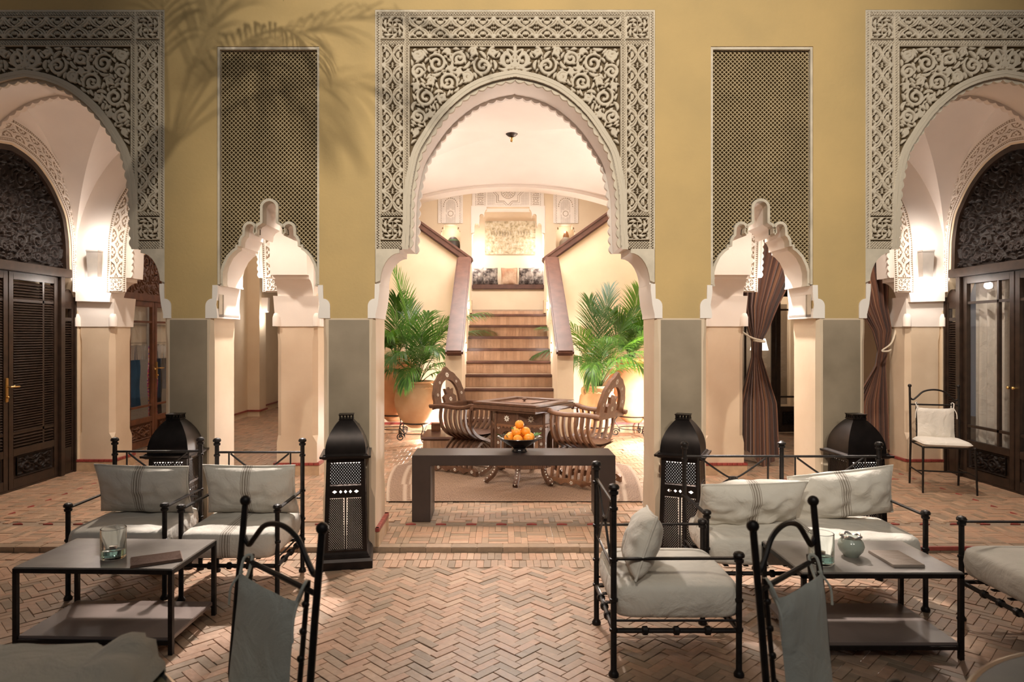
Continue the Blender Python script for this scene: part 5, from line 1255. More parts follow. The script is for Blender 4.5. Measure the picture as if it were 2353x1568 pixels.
def iron_seat(name, label, cat, W, D, loc, rz, group, pad, mids=0, seed=0):
    t = thing(name, label, cat, loc, rz, group)
    xs = [-W/2, W/2]; yb, yf = D/2, -D/2
    for x in xs:
        mb = MB(); post(mb, x, yb, .905, collars=(.22,.36,.55,.79)); mb.obj('back_post', IRON, t)
        mb = MB(); post(mb, x, yf, .585, collars=(.22,.36)); mb.obj('front_post', IRON, t)
        MB().bar((x, yb, .553), (x, yf, .556), .026, .009).obj('arm', IRON, t, bevel=.002)
    cuts = list(np.linspace(-W/2, W/2, mids+2))
    for x in cuts[1:-1]:
        mb = MB(); mb.lathe([(.014,.22),(.014,.865),(.022,.868),(.023,.88),(.017,.884),(.026,.89),(.027,.90),(.008,.912),(.001,.913)], 14, (x, yb, 0)); mb.obj('back_post', IRON, t)
    fr = MB(); fr.tube([(-W/2, yb, .81), (W/2, yb, .81)], .008, 8)
    fr.obj('top_rail', IRON, t)
    fr = MB(); fr.tube([(-W/2, yb, .50), (W/2, yb, .50)], .007, 8)
    for a, b in zip(cuts, cuts[1:]): brace(fr, a, b, yb, .81, .50)
    fr.obj('back_brace', IRON, t)
    fr = MB(); bd = (.3,.5,.7)
    rail(fr, (-W/2, yf, .215), (W/2, yf, .215), .0125, bd if W < .8 else (.15,.3,.5,.7,.85)); rail(fr, (-W/2, yb, .215), (W/2, yb, .215), .0125, bd)
    for x in xs: rail(fr, (x, yb, .215), (x, yf, .215), .0125, (.25,.5,.75)); fr.tube([(x, yb, .262), (x, yf, .262)], .006, 6)
    fr.obj('seat_rail', IRON, t)
    sl = MB(); n = int(W/.11)
    for k in range(1, n): sl.cbox((-W/2+W*k/n, 0, .258), (.026, D, .006))
    sl.obj('seat_slats', IRON, t, smooth=0)
    link(pad, 'seat_cushion', t, (0, -.012, 0), (0, 0, 0))
    return t
PAD_A = seat_pad(.575, .60, .268, .425, LINEN, 1, .02); PAD_B = seat_pad(.575, .60, .268, .425, LINEN_S, 4, .02); PAD_S = seat_pad(1.24, .56, .268, .425, LINEN_S, 9, .022); PAD_C = seat_pad(.60, .60, .268, .425, LINEN, 12, .03)
AG = 'black iron armchairs'
iron_seat('armchair', 'black iron armchair with a crumpled cream cushion, nearest the shuttered door', 'armchair', .58, .52, (-2.447, -.635, GZ), .02, AG, PAD_A)
iron_seat('armchair', 'black iron armchair with a striped seat cushion between armchair and arch lantern', 'armchair', .58, .52, (-1.742, -.67, GZ), 0, AG, PAD_B)
iron_seat('armchair', 'black iron armchair turned sideways in front of the console, seen from its side', 'armchair', .58, .59, (.722, -1.54, GZ), PI/2, AG, PAD_C)
iron_seat('armchair', 'black iron armchair cut by the picture edge beside the table with the celadon pot', 'armchair', .60, .59, (2.785, -1.50, GZ), -PI/2, AG, PAD_C)
iron_seat('settee', 'two-seat black iron settee with two long cream pillows', 'settee', 1.27, .50, (1.735, -.815, GZ), -.01, None, PAD_S, 1)
throw_pillow('striped cream pillow in the armchair nearest the shuttered door', (-2.445, -.515, GZ+.435), .03, -.30, roll=.03)
throw_pillow('striped cream pillow in the armchair next to the arch lantern', (-1.735, -.535, GZ+.435), -.02, -.26)
throw_pillow('plain cream pillow standing in the armchair seen from its side', (.55, -1.62, GZ+.43), PI/2-.1, -.34, (PILB3, PILP3), .31, .12)
throw_pillow('slumped striped pillow on the settee behind the dining chair', (1.43, -.74, GZ+.435), .06, -.55, (PILB2, PILP2), .32, -.02)
throw_pillow('upright striped pillow on the settee end towards the white chair', (2.06, -.66, GZ+.435), -.04, -.22, (PILB2, PILP2), .32, -.12)

def coffee_table(label, loc, rz, W, D):
    t = thing('coffee_table', label, 'table', loc, rz, 'iron coffee tables')
    for x in (-1, 1):
        for y in (-1, 1): MB().cbox((x*(W/2-.011), y*(D/2-.011), .21), (.022, .022, .42)).obj('leg', IRON, t, smooth=0)
    MB().cbox((0, D/2-.011, .415), (W, .022, .022)).cbox((0, -D/2+.011, .415), (W, .022, .022)).cbox((W/2-.011, 0, .415), (.022, D-.044, .022)).cbox((-W/2+.011, 0, .415), (.022, D-.044, .022)).obj('top_frame', IRON, t, smooth=0)
    MB().cbox((0,0,.425), (W-.004, D-.004, .016)).obj('tabletop', SLATE, t, bevel=.003)
    MB().cbox((0,0,.070), (W-.03, D-.03, .022)).obj('shelf', SHELFM, t, bevel=.003)
    for s in (-1, 1): MB().cbox((0, s*(D/2-.011), .058), (W-.04, .018, .018)).obj('shelf_rail', IRON, t, smooth=0)
    return t
coffee_table('low iron coffee table with a slate top before the two armchairs', (-2.155, -1.36, GZ), -.03, .82, .50)
coffee_table('low iron coffee table with a slate top holding the celadon pot', (1.785, -1.41, GZ), 0, .80, .53)
TT = GZ+.433
def tumbler(label, x, y, tilt=0):
    t = thing('candle_glass', label, 'glass', (x, y, TT), 0, 'glass candle tumblers'); t.rotation_euler = (0, tilt, 0)
    MB().lathe([(.001,0),(.058,0),(.062,.006),(.062,.155),(.0595,.157),(.058,.155),(.058,.014),(.001,.012)], 40, cap=False).obj('tumbler', GLASS, t)
    MB().lathe([(.001,.0135),(.0575,.0145),(.0575,.045),(.050,.047),(.001,.046)], 32, cap=False).obj('water', AQUA, t)
    MB().lathe([(.001,.05),(.019,.05),(.02,.066),(.001,.067)], 16, cap=False).obj('tealight', WINE, t)
    return t
tumbler('clear glass tumbler with blue water on the table before the armchairs', -2.150, -1.44)
tumbler('clear glass tumbler with blue water behind the dining chair post', 1.545, -1.53)
WOVEN = linen('woven_cover', (.20,.12,.085)); WOVEN2 = linen('woven_cover_pale', (.34,.27,.22))
def booklet(label, x, y, rz, m_, W=.27, D=.155):
    t = thing('woven_booklet', label, 'menu', (x, y, TT), rz, 'woven covered booklets')
    MB().cbox((0,0,.006), (W, D, .012)).obj('cover', m_, t, bevel=.002)
    mb = MB(); n = int(D/.0065)
    for k in range(n): mb.tube([(-W/2+.004, -D/2+(k+.5)*D/n, .013), (W/2-.004, -D/2+(k+.5)*D/n, .013)], .003, 5)
    stuff(mb.obj('woven_cords', m_, t))
booklet('dark brown woven booklet on the table before the armchairs', -1.896, -1.495, .5, WOVEN, .24, .15)
booklet('pale woven booklet on the table beside the celadon pot', 1.955, -1.485, PI/2, WOVEN2, .24, .16)
t = thing('celadon_pot', 'small round celadon pot with a silver wavy rim on the coffee table', 'pot', (1.755, -1.42, TT))
MB().lathe([(.035,0),(.04,.008),(.058,.03),(.066,.055),(.060,.08),(.045,.096),(.040,.105)], 32).obj('body', CERAMIC, t)
rm = MB(); rm.tube([((.046+.006*math.sin(5*a))*math.cos(a), (.046+.006*math.sin(5*a))*math.sin(a), .106+.006*math.sin(5*a)) for a in np.linspace(0, 2*PI, 60, endpoint=False)], .007, 8, closed=True); rm.obj('rim', WINE, t)

# dining chairs of black iron with hung canvas backs
CL = (-.17, .17)
SEATP = seat_pad(.43, .42, .455, .505, LINEN_W, 21, .012)
def dining_chair(label, loc, rz, canvas, lean=.05, group='iron dining chairs', seat=.45):
    t = thing('dining_chair', label, 'chair', loc, rz, group); w_ = .225
    for x in (-1, 1):
        MB().tube([(x*w_, .235, 0), (x*w_, .20, .45), (x*w_, .20+lean*.5, .75), (x*w_, .20+lean, 1.015)], [.010,.011,.011,.011], 10).ball((x*w_, .20+lean*1.03, 1.03), .019, 12, 8).obj('back_post', IRON, t)
        MB().tube([(x*(w_+.01), -.225, 0), (x*w_, -.20, seat)], [.009,.011], 10).ball((x*w_, -.20, seat), .014, 10, 6).obj('front_leg', IRON, t)
        mb = MB(); mb.tube([(x*.165, .20+.004, .45), (x*.165, .20+lean*.86, .86)], .008, 8)
        for z in (.55,.63,.71,.79): mb.ball((x*.165, .20+lean*(z-.45)/.5, z), .012, 8, 6)
        mb.obj('back_bar', IRON, t)
    yk = .20+lean*.93
    MB().tube(catmull([(-w_, yk, .905), (-w_*.86, yk, .885), (-w_*.70, yk, .915), (-w_*.42, yk+.004, .972), (0, yk+.006, .992), (w_*.42, yk+.004, .972), (w_*.70, yk, .915), (w_*.86, yk, .885), (w_, yk, .905)], 6), .009, 8).obj('arched_top', IRON, t)
    MB().tube([(-w_, .20+lean*.75, .835), (w_, .20+lean*.75, .835)], .009, 8).obj('cross_rail', IRON, t)
    mb = MB()
    for (a, b) in (((-w_,.2,seat),(w_,.2,seat)), ((-w_,-.2,seat),(w_,-.2,seat)), ((-w_,.2,seat),(-w_,-.2,seat)), ((w_,.2,seat),(w_,-.2,seat))): mb.tube([a, b], .008, 8)
    mb.obj('seat_frame', IRON, t)
    for (a, b) in (((-w_-.006,-.21,.18),(-w_,.222,.18)), ((w_+.006,-.21,.18),(w_,.222,.18)), ((-w_,0,.18),(w_,0,.18))): MB().tube([a, b], .008, 8).obj('stretcher', IRON, t)
    link(SEATP, 'seat_cushion', t, (0,0,seat-.45))
    cp = MB(); top, bot = .80, seat+.04
    for sd in (0, 1):
        P = []
        for j in range(15):
            v = j/14; z = bot+(top-bot)*v; row = []
            for i in range(13):
                u = -1+2*i/12; th = .018*math.sqrt(max(0, 1-abs(u)**4))*math.sqrt(max(0, 1-abs(2*v-1)**6)); y = .165+lean*(z-.45)/.5
                row.append((u*.172*(1-.02*math.sin(PI*v)), y-(th if sd == 0 else -th*.4)+.006*nz(u*2, v*2, 3), z+.012*abs(u)**3*v))
            P.append(row)
        cp.grid(P if sd == 0 else [r[::-1] for r in P])
    o = cp.obj('back_cushion', canvas, t, fix=True, smooth=60)
    for x in (-1, 1):
        y = .165+lean*.7; tm = MB()
        tm.tube(catmull([(x*.165, y, .80), (x*.175, y+.02, .85), (x*.16, y+.04, .855), (x*.15, y+.02, .80), (x*.145, y-.005, .76)], 4), .005, 6)
        tm.tube(catmull([(x*.165, y+.01, .81), (x*.185, y-.02, .76), (x*.19, y-.025, .70)], 4), .004, 6)
        tm.obj('tie', canvas, o)
    return t
CANV_G = linen('sage_canvas', (.62,.61,.52))
dining_chair('black iron dining chair with a white canvas back standing alone by the glazed arched door', (4.36, 1.87, 0), -.27, LINEN_W, .03)
fg = dining_chair('black iron dining chair with a greyish canvas back, facing the table under a crumpled cloth', (-.990, -3.015, GZ), -.764, CANV_G, seat=.39)
dining_chair('black iron dining chair with a greyish canvas back, before the table with the celadon pot', (.995, -3.005, GZ), .764, CANV_G, seat=.39); fg.scale = (1.1, 1, 1)
dining_chair('black iron dining chair of which only one post knob shows at the bottom edge', (.79, -4.16, GZ), PI/2, CANV_G)
def round_table(label, x, y, R, m_):
    t = thing('round_table', label, 'table', (x, y, GZ), 0, 'round dining tables')
    MB().lathe([(.001,.725),(R-.01,.725),(R-.01,.742),(.001,.742)], 64, cap=False).obj('tabletop', m_, t)
    MB().tube([((R-.004)*math.cos(a), (R-.004)*math.sin(a), .735) for a in np.linspace(0, 2*PI, 96, endpoint=False)], .011, 8, closed=True).obj('metal_rim', WINE, t)
    MB().lathe([(.24,0),(.24,.02),(.05,.05),(.035,.1),(.035,.69),(.12,.725)], 24).obj('pedestal', IRON, t)
    return t
OLIVE = mat('olive_top', (.16,.14,.085), .35)
round_table('round table with a metal rim under a crumpled cream cloth at the bottom corner', -1.37, -3.74, .60, OLIVE)
round_table('dark round table at the bottom corner below the far dining chair post', 1.50, -3.78, .62, mat('dark_top', (.10,.085,.06), .5))
cl = MB(); P = []
for j in range(41):
    row = []
    for i in range(49):
        u, v = i/48, j/40; x = -.62+u*1.03; y = -.60+v*1.18
        z = .752 + .012*abs(nz(x*4, y*4, 3))+.008*abs(nz(x*9, y*7, 6))
        e = max(0, u-.78)/.22; z += .075*math.sin(min(1, e)*PI)*(.6+.6*abs(nz(y*7, 2, 8)))*(1 if v > .25 else v*4)
        r = math.hypot(x, y); 
        if r > .60: 
            z = max(z-(r-.60)*4, .30); k_ = (.615+.02*nz(x*6, y*6, 1))/r; x, y = x*k_, y*k_
        row.append((x, y, z))
    P.append(row)
o = cl.grid(P).obj('crumpled_cloth', LINEN_G, None, (-1.37, -3.74, GZ), smooth=80); tag(o, 'crumpled greige cloth spread over the round table in the bottom corner', 'cloth')

# ------------------------------------------------------------------ standing lanterns
def lattice_mesh(w0, w1, h, pitch, r, top_taper=True):     # trapezoid panel: half widths w0 (bottom) and w1 (top), facing -y
    mb = MB()
    for sg in (1, -1):
        for k in range(-80, 160):
            c0 = k*pitch; pts = []
            for i in range(81):
                x = -max(w0, w1)+2*max(w0, w1)*i/80; z = c0+sg*x*1.25
                if 0 <= z <= h and abs(x) <= w0+(w1-w0)*z/h: pts.append((x, z))
            if len(pts) > 1: mb.bar((pts[0][0], .0012*sg, pts[0][1]), (pts[-1][0], .0012*sg, pts[-1][1]), .004, r*2, up=(-sg*.78,0,.62))
    return mb.mesh('lattice_panel', DARKMETAL, smooth=0)
GLOWPANE = emis('added_lining', (1.0,.93,.88), 0.8); BULB = emis('bulb_glow', (1.0,.88,.70), 14)  # first is an added glow standing in for light through the upper lattice
HB, HT = .150, .132                                   # half widths of the body, bottom and top
LP_UP = lattice_mesh(.114, .112, .16, .0235, .0045); LP_LO = lattice_mesh(.060, .054, .375, .0185, .0036)
def lantern(label, x, y, rz):
    t = thing('lantern', label, 'lantern', (x, y, GZ), rz, 'standing metal lanterns')
    b = MB()
    for (z0, z1, a0, a1) in ((0,.055,.190,.188),(.055,.075,.188,.178),(.075,.088,.172,.170),(.088,.103,.163,.160),(.103,.118,.156,.152)): b.frustum(0, 0, z0, z1, a0, a0, a1, a1)
    b.obj('base', DARKMETAL, t, smooth=0)
    hw = lambda z: HB+(HT-HB)*(z-.11)/.68
    for sx in (-1, 1):
        for sy in (-1, 1):
            a, c = hw(.11)-.014, hw(.80)-.014; MB().bar((sx*a, sy*a, .11), (sx*c, sy*c, .80), .030, .030, up=(0,1,0)).obj('corner_post', DARKMETAL, t, smooth=0)
    for k in range(4):
        M = Matrix.Rotation(k*PI/2, 4, 'Z'); rot = (0, 0, k*PI/2)
        def side(mb, nm, par=t, m_=DARKMETAL): mb.v = [tuple(M @ Vector(p)) for p in mb.v]; return mb.obj(nm, m_, par, smooth=0)
        th = math.atan2(HB-HT, .68)
        def at(z): return -(hw(z)-.004)
        MBm = MB().bar((0, at(.125), .125), (0, at(.525), .525), .012, .012); side(MBm, 'mullion')
        for (za, zb) in ((.115,.135),(.775,.80)): side(MB().box(-hw(za)+.012, hw(za)-.012, at(za)-.004, at(za)+.012, za, zb), 'crossbar')
        z0, z1 = .515, .605; di = []
        for q, a in ((-.076,.018),(-.034,.0115),(0,.0115),(.034,.0115),(.076,.018)): di.append([(q-a, .045), (q, .045-.0125), (q+a, .045), (q, .045+.0125)])
        mb = solid2d([[(-hw(.56)+.012, 0), (hw(.56)-.012, 0), (hw(.56)-.012, z1-z0), (-hw(.56)+.012, z1-z0)]] + di, -.003, .003)
        mb.v = [(x, y+at(.56), z+z0) for x, y, z in mb.v]; side(mb, 'pierced_band')
        def pl(me, z, x): 
            o = link(me, 'lattice_panel', t); o.matrix_local = M @ Matrix.Translation((x, at(z), z)) @ Matrix.Rotation(-th, 4, 'X'); stuff(o); return o
        pl(LP_UP, .614, 0); pl(LP_LO, .137, -.068); pl(LP_LO, .137, .068)
        mb = MB().box(-hw(.7)+.03, hw(.7)-.03, at(.7)+.014, at(.7)+.016, .612, .768); side(mb, 'glow_pane', t, GLOWPANE); mb = MB().box(-hw(.14)+.03, hw(.14)-.03, at(.14)+.020, at(.14)+.022, .135, .515); side(mb, 'added_lining', t, LINING)  # both sheets added behind the open lattice to brighten it
    c = MB()
    for (za, zb, a0, a1) in ((.80,.812,.150,.165),(.812,.828,.176,.178),(.828,.84,.160,.150)): c.frustum(0, 0, za, zb, a0, a0, a1, a1)
    c.obj('cornice', DARKMETAL, t, smooth=0)
    hd = []; K = 14                                    # four-sided domed hood
    for i in range(K+1):
        f = i/K; hd.append((.142*(1-f**2.3)+.046*f**2.3, .84+.24*f))
    h = MB(); pts = [(sx*r, sy*r, z) for r, z in hd for sx, sy in ((-1,-1),(1,-1),(1,1),(-1,1))]
    h.add(pts, [(4*i+k, 4*i+(k+1) % 4, 4*i+4+(k+1) % 4, 4*i+4+k) for i in range(K) for k in range(4)] + [(3,2,1,0), (4*K, 4*K+1, 4*K+2, 4*K+3)]); h.obj('hood', DARKMETAL, t, smooth=30)
    cp = MB(); cp.frustum(0, 0, 1.08, 1.088, .052, .052, .052, .052); cp.frustum(0, 0, 1.112, 1.12, .052, .052, .054, .054)
    for sx in (-1, 1):
        for q in np.linspace(-.045, .045, 5): cp.cbox((q, sx*.045, 1.10), (.009, .008, .024)); cp.cbox((sx*.045, q, 1.10), (.008, .009, .024))
    cp.obj('vent_cap', DARKMETAL, t, smooth=0)
    MB().ball((0,0,.24), .035, 12, 8).obj('bulb', BULB, t); MB().lathe([(.02,.11),(.02,.21)], 10).obj('bulb_holder', DARKMETAL, t)
    t.scale = (.97, .97, .935)
    l = light('POINT', 'lantern_light', (x, y, GZ+.40), 14, (1.0,.90,.80), size=.012)
    return t
lantern('black pierced lantern behind the armchair nearest the shuttered door', -2.42, -.185, .06)
lantern('black pierced lantern standing clear at the foot of the pillar beside the striped armchair', -1.20, -.20, .17)
lantern('black pierced lantern at the pillar behind the settee end nearest the console', 1.19, -.20, -.42)
lantern('black pierced lantern behind the settee back towards the brown curtain', 2.42, -.19, .06)

# ------------------------------------------------------------------ console, bowl and oranges
cn = MB(); cs_ = solid2d([[(-.85,0),(-.85,.557),(.855,.557),(.855,0),(.70,0),(.70,.470),(-.695,.470),(-.695,0)]], 0, .37)
o = cs_.obj('console_table', CONSOLE, None, (0, .67, 0.0), fix=True, bevel=.004, smooth=30); tag(o, 'low dark brown waterfall console table in the middle arch', 'table')
bx, by, bz = .055, .85, .557
t = thing('fruit_bowl', 'wide black footed bowl on the console table', 'bowl', (bx, by, bz))
MB().lathe([(.001,.002),(.058,0),(.068,.004),(.069,.02),(.058,.034),(.060,.042),(.11,.07),(.165,.105),(.196,.122),(.202,.126),(.196,.130),(.160,.118),(.10,.083),(.05,.062),(.001,.058)], 56, cap=False).obj('bowl_body', BOWL, t, smooth=50)
OR = []
r_ = .0415
for k in range(6): a = .35+k*PI/3; OR.append((.098*math.cos(a), .098*math.sin(a), .135))
OR += [(0,0,.108)]
for k in range(3): a = PI/2+.5+k*2*PI/3; OR.append((.052*math.cos(a), .052*math.sin(a), .185))
OR += [(.0,-.005,.248)]
ol = ['at the front towards the lattice lantern','','','']
names = ['orange low in the bowl, towards the palm in the smaller jar', 'orange hidden at the back of the bowl behind the pile', 'orange low at the back of the bowl on the leafy side', 'orange low at the bowl edge nearest the pale jar', 'orange low at the front of the bowl, left of the middle', 'orange low at the front of the bowl, right of the middle', 'orange at the bottom centre of the pile under the others', 'orange in the second tier at the back of the pile', 'orange in the second tier beside the green leaf', 'orange in the second tier at the front right of the pile', 'topmost orange crowning the pile in the black bowl']
for i, (x, y, z) in enumerate(OR):
    t = thing('orange', names[i], 'orange', (bx+x, by+y, bz+z-.012), i*1.1, 'oranges in the black bowl'); t.rotation_euler = (.5*math.sin(i), .4*math.cos(i*2), i)
    MB().ball((0,0,0), r_*(1+.05*math.sin(i*3)), 20, 14, .96).obj('fruit', ORANGE, t, smooth=180); MB().lathe([(.001,.042),(.005,.041),(.004,.038)], 6).obj('navel', LEAF, t)
for i, (x, y, z, a, lab) in enumerate(((-.10,-.10,.150,2.6,'green citrus leaf at the front of the oranges'),(.12,-.07,.155,.6,'green citrus leaf tucked between the oranges and the bowl rim by the drooping palm'),(-.15,-.03,.140,3.3,'green citrus leaf lying on the rim towards the pale jar'),(.15,.02,.145,-.2,'green citrus leaf lying flat behind the oranges'),(-.05,-.07,.20,2.0,'green citrus leaf standing between the upper oranges'))):
    P = [[(.055*u, .017*math.sin(PI*u)*v, .022*u-.012*u*u+.004*abs(v)) for v in (-1,-.5,0,.5,1)] for u in np.linspace(0, 1, 8)]
    o = MB().grid(P).obj('citrus_leaf', LEAF, None, (bx+x, by+y, bz+z-.012), smooth=80); o.rotation_euler = (.3, -.35, a); tag(o, lab, 'leaf', 'leaves among the oranges')

# ------------------------------------------------------------------ rug
def rugmat():
    m, nt, b = newmat('woven_rug'); L = nt.links; b.inputs['Roughness'].default_value = .95; tc = N(nt, 'ShaderNodeTexCoord')
    mp = N(nt, 'ShaderNodeMapping'); mp.inputs['Scale'].default_value = (260, 22, 1); L.new(tc.outputs['Object'], mp.inputs['Vector'])
    no = N(nt, 'ShaderNodeTexNoise'); no.inputs['Scale'].default_value = 1; no.inputs['Detail'].default_value = 4; L.new(mp.outputs['Vector'], no.inputs['Vector'])
    r = N(nt, 'ShaderNodeValToRGB'); r.color_ramp.elements[0].position = .35; r.color_ramp.elements[0].color = (.13,.070,.042,1); r.color_ramp.elements[1].position = .65; r.color_ramp.elements[1].color = (.33,.215,.140,1); L.new(no.outputs['Fac'], r.inputs['Fac'])
    at = N(nt, 'ShaderNodeAttribute', attribute_name='stripe'); mx = N(nt, 'ShaderNodeMix', data_type='RGBA'); mx.inputs['B'].default_value = (.50,.38,.28,1)
    ml = N(nt, 'ShaderNodeMath', operation='MULTIPLY'); ml.inputs[1].default_value = .7; L.new(at.outputs['Fac'], ml.inputs[0]); L.new(ml.outputs[0], mx.inputs['Factor'])
    L.new(r.outputs['Color'], mx.inputs['A']); L.new(mx.outputs['Result'], b.inputs['Base Color']); bp = N(nt, 'ShaderNodeBump'); bp.inputs['Strength'].default_value = .6; bp.inputs['Distance'].default_value = .01; L.new(no.outputs['Fac'], bp.inputs['Height']); L.new(bp.outputs['Normal'], b.inputs['Normal']); return m
P, st = [], []
for j in range(61):
    v = j/60; y = 1.33+1.93*v; hwL = 1.205+.19*math.sin(v*PI*.55)-max(0, v-.9)*1.2; row = []
    for i in range(133):
        u = -1+2*i/132; row.append((u*hwL+.03, y, .012)); d = (1-abs(u))*hwL; st.append(1.0 if (.16 < d < .20 or .24 < d < .26 or d < .025) else 0.0)
    P.append(row)
mb = MB().grid(P); n = len(mb.v); mb.add([(x, y, .002) for row in P for x, y, z in row], [])
o = mb.obj('rug', rugmat(), None, smooth=180); at = o.data.attributes.new('stripe', 'FLOAT', 'POINT'); at.data.foreach_set('value', st + [0.0]*(len(o.data.vertices)-len(st)))
tag(o, 'brown flat-woven rug with bowed striped sides under the inlaid table', 'rug')

# ------------------------------------------------------------------ folding rib chairs and the inlaid table
def star(mb, c, r, M, n=6):
    for k in range(n):
        a = 2*PI*k/n; d = Vector((math.cos(a), 0, math.sin(a))); e = Vector((-math.sin(a), 0, math.cos(a))); cc = Vector(c)
        pts = [cc+d*r*.15, cc+d*r*.6+e*r*.22, cc+d*r, cc+d*r*.6-e*r*.22]; mb.add([M @ p for p in pts], [(0,1,2,3)])
def rib_chair(label, x, y, rz, m_):
    """faces +x locally; ribs are stacked along x, the X shape lies in y-z"""
    t = thing('rib_chair', label, 'chair', (x, y, .014), rz, 'carved rib chairs')
    side = catmull([(0,-.30,.74),(0,-.315,.62),(0,-.27,.50),(0,-.15,.415),(0,0,.365),(0,.13,.30),(0,.225,.19),(0,.255,.05)], 5)
    for s in (-1, 1):
        for k in range(7):
            xx = -.21+.07*k + (0 if s < 0 else .035)
            mb = MB(); pts = [Vector((xx, s*p.y, p.z)) for p in side]
            vs, fs = [], []
            for i, p in enumerate(pts):
                d = (pts[min(i+1, len(pts)-1)]-pts[max(i-1, 0)]).normalized(); nn = Vector((1,0,0)).cross(d).normalized(); wdt = .017-.005*abs(i/len(pts)-.5)
                vs += [p+Vector((-.0125,0,0))+nn*wdt, p+Vector((.0125,0,0))+nn*wdt, p+Vector((.0125,0,0))-nn*wdt, p+Vector((-.0125,0,0))-nn*wdt]
            fs = [(4*i+k2, 4*i+(k2+1) % 4, 4*i+4+(k2+1) % 4, 4*i+4+k2) for i in range(len(pts)-1) for k2 in range(4)] + [(3,2,1,0), tuple(4*(len(pts)-1)+q for q in range(4))]
            mb.add(vs, fs); mb.obj('rib', m_, t, smooth=40)
        arm = MB(); P = catmull([(-.34, s*.305, .735), (-.15, s*.305, .748), (.05, s*.305, .74), (.18, s*.305, .752), (.26, s*.305, .775), (.30, s*.305, .765), (.305, s*.305, .740)], 5)
        arm.tube(P, [.020+.012*max(0, (i/len(P)-.7)) for i in range(len(P))], 10, flat=1.4); arm.tube([(.292, s*.305-.04, .752), (.292, s*.305+.04, .752)], .024, 12); arm.obj('arm', m_, t)
        rr = [(-.30,.0),(-.30,.055),(-.26,.085),(-.2,.075),(0,.080),(.2,.075),(.26,.085),(.30,.055),(.30,0),(.25,.012)] + [(.25-.5*i/16, .012+.020*(i % 4 in (1,2,3))+.010*(i % 4 == 2)) for i in range(1, 16)] + [(-.25,.012)]
        ru = solid2d([rr], -.022, .022); ru.v = [(p[0], p[1]+s*.255, p[2]) for p in ru.v]; r = ru.obj('runner', m_, t, fix=True, smooth=30)
        iy = MB()
        for q in (-.24, 0, .24): star(iy, (q, s*.255-.0235, .048), .022, Matrix.Identity(4))
        for q in (-.24, 0, .24): star(iy, (q, s*.255+.0235, .048), .022, Matrix.Identity(4))
        iy.obj('shell_inlay', INLAY, r, smooth=0)
    sb = MB(); P = [[(xx, yy, .432+.02*(yy/.2)**2) for yy in np.linspace(-.20, .20, 9)] for xx in np.linspace(-.24, .24, 9)]; sb.grid(P); sb.grid([[(a, b, c-.022) for a, b, c in r[::-1]] for r in P]); sb.obj('seat', m_, t)
    # arched back panel with keyhole, leaning back
    outl = [(-.31,.70),(-.31,.74),(-.285,.76)] ; A = []
    for k in range(31):
        a = PI-PI*k/30; R1 = .275+.012*(abs(math.sin(7*a))); A.append((R1*math.cos(a), .79+R1*1.22*math.sin(a)+.045*max(0, 1-abs(a-PI/2)*3)))
    outl += A + [(.285,.76),(.31,.74),(.31,.70)]
    hole = [(.165*math.cos(a), .83+.20*math.sin(a)) for a in np.linspace(.05, PI-.05, 14)]
    hole = [(.17,.765)] + hole + [(-.17,.765),(-.10,.765),(-.115,.83),(-.06,.86),(-.075,.925),(-.03,.90),(0,.94),(.03,.90),(.075,.925),(.06,.86),(.115,.83),(.10,.765)]
    bk = solid2d([outl, hole], -.017, .017)
    M = Matrix.Translation((-.285, 0, .70)) @ Matrix.Rotation(-.20, 4, 'Y') @ Matrix.Translation((0, 0, -.70)) @ Matrix.Rotation(PI/2, 4, 'Z')
    bk.v = [tuple(M @ Vector(p)) for p in bk.v]; b = bk.obj('back_panel', m_, t, fix=True, smooth=30)
    iy = MB()
    for yy in (-.0185, .0185):
        star(iy, (0, yy, 1.085), .035, M, 8)
        for q in (-1, 1): star(iy, (q*.215, yy, .86), .022, M); star(iy, (q*.15, yy, 1.0), .02, M)
        star(iy, (0, yy, .80), .03, M, 8)
    iy.obj('shell_inlay', INLAY, b, smooth=0)
    bars = MB(); Rg = MB()
    MB().bar((-.285, -.32, .735), (-.285, .32, .735), .035, .05).obj('back_rail', m_, t, bevel=.008)
    return t
AX = -.62
rib_chair('dark carved rib chair with shell inlay beside the pale jar, facing the inlaid table', -.46, 2.80, AX, CARVWOOD)
rib_chair('lighter brown carved rib chair with its arched back to the bright floor light', .77, 2.12, AX+PI, CARVWOOD2)
t = thing('inlaid_table', 'carved octagonal table with shell inlay and a square games top', 'table', (.15, 2.36, .031), AX)
tp = MB()
for (z0, z1, a) in ((.735,.755,.385),(.755,.79,.40),(.79,.80,.39)): tp.frustum(0, 0, z0, z1, a, a, a, a)
tp.obj('top_frame_moulding', CARVWOOD, t, smooth=0, fix=False)
fr = MB()
for s in (-1, 1): fr.box(-.40, .40, *sorted((s*.40, s*.275)), .80, .822); fr.box(*sorted((s*.40, s*.275)), -.275, .275, .80, .822)
fr.obj('tabletop_border', CARVWOOD, t, smooth=0, bevel=.004)
fr = MB()
for s in (-1, 1): fr.box(-.20, .20, *sorted((s*.20, s*.175)), .80, .817); fr.box(*sorted((s*.20, s*.175)), -.175, .175, .80, .817)
fr.obj('inner_border', CARVWOOD, t, smooth=0); MB().box(-.175,.175,-.175,.175,.80,.812).obj('lift_out_panel', CARVWOOD2, t, smooth=0)
MB().lathe([(.012,.812),(.010,.825),(.026,.832),(.028,.842),(.018,.85),(.001,.851)], 16).obj('knob', CARVWOOD, t)
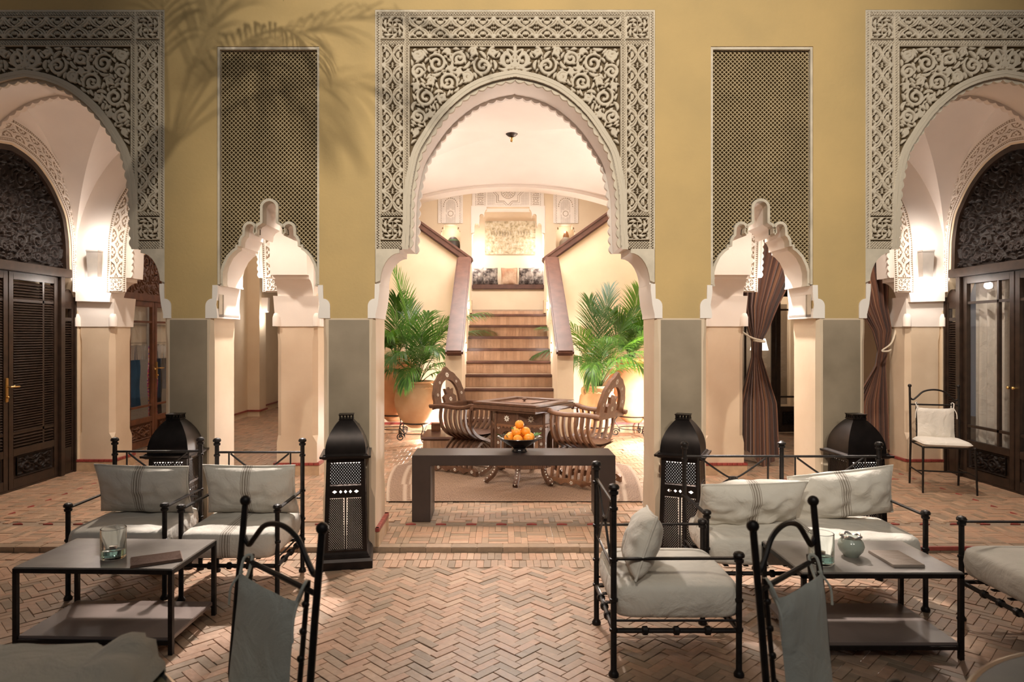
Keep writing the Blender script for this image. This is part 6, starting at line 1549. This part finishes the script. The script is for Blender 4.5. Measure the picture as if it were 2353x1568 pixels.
for k in range(8):
    a = k*PI/4; M = Matrix.Rotation(a, 4, 'Z'); R8 = .335; hwid = R8*math.tan(PI/8)
    face = [(-hwid,.14),(-hwid,.735),(hwid,.735),(hwid,.14)]
    arch_ = [(.082,.20)] + [(.082*math.cos(q), .43+.10*math.sin(q)) for q in np.linspace(0, PI, 13)] + [(-.082,.20)]
    f = solid2d([face, arch_], -R8, -R8+.022); f.v = [tuple(M @ Vector(p)) for p in f.v]; o = f.obj('side_panel', CARVWOOD, t, fix=True, smooth=0)
    iy = MB(); q = -R8-.0012
    star(iy, (0,q,.66), .036, M, 8); star(iy, (-.105,q,.56), .018, M); star(iy, (.105,q,.56), .018, M); star(iy, (-.11,q,.40), .018, M); star(iy, (.11,q,.40), .018, M); star(iy, (-.11,q,.25), .018, M); star(iy, (.11,q,.25), .018, M)
    iy.obj('shell_inlay', INLAY, o, smooth=0)
    tr = MB()
    for j in range(12): tr.prism([(-hwid+.28*hwid/.139*(j/12)*.99, -R8-.008), (-hwid+.28*hwid/.139*((j+1)/12)*.99, -R8-.008), (-hwid+.28*hwid/.139*((j+1)/12)*.99, -R8), (-hwid+.28*hwid/.139*(j/12)*.99, -R8)], .575-.012*(j % 2), .60, M)
    for j in range(8): tr.prism([(-.075+.0195*j, -R8-.004), (-.067+.0195*j, -R8-.004), (-.067+.0195*j, -R8+.02), (-.075+.0195*j, -R8+.02)], .145, .205, M)
    tr.obj('turned_trim', CARVWOOD2, o, smooth=0)
    b = k*PI/4+PI/8; ca, sa = math.cos(b), math.sin(b); Rv = R8/math.cos(PI/8)
    MB().tube([(Rv*ca, Rv*sa, .735), (Rv*ca, Rv*sa, .14)], .016, 8).obj('corner_colonnette', CARVWOOD, t)
    lg = MB(); pth = catmull([(Rv*.98*ca, Rv*.98*sa, .15), (Rv*1.02*ca, Rv*1.02*sa, .10), (Rv*1.14*ca, Rv*1.14*sa, .05), (Rv*1.36*ca, Rv*1.36*sa, .0)], 4)
    for p, q2 in zip(pth, pth[1:]): lg.bar(p, q2, .05, .035)
    lo = lg.obj('splayed_foot', CARVWOOD, t, smooth=40)
    iy = MB()
    for p in pth[2::2]: iy.ball((p.x+ca*.015, p.y+sa*.015, p.z+.014), .008, 6, 4)
    iy.obj('shell_inlay', INLAY, lo)

# ------------------------------------------------------------------ tall palm of the courtyard, whose fronds shade the ochre wall
t = thing('courtyard_palm', 'tall date palm in the courtyard whose frond shadows fall on the ochre wall', 'palm', (-2.30, -2.3, 3.92))
for i, (az, L, e0, e1, dr) in enumerate(((R_(20),1.7,R_(50),R_(-50),.9),(R_(60),1.5,R_(40),R_(-60),1.0),(R_(-20),1.6,R_(45),R_(-50),1.0),(R_(100),1.6,R_(55),R_(-40),.9),(R_(140),1.5,R_(40),R_(-60),1.0),(R_(180),1.6,R_(35),R_(-55),1.0),(R_(-60),1.6,R_(60),R_(-30),.8),(R_(40),1.3,R_(75),R_(10),.6))):
    link(frond_mesh(L*1.25, e0, e1, dr, 26, .55, i+90, FROND, 0, .010), 'frond', t, (0,0,0), (0,0,az))
MB().tube(catmull([(0,0,.1),(-.9,-.25,-1.2),(-1.9,-.5,-2.6),(-2.4,-.6,-3.96)], 6), [.075]*19, 14).obj('trunk', mat('palm_bark', (.10,.07,.045), .95, bump=.5, bscale=30), t)
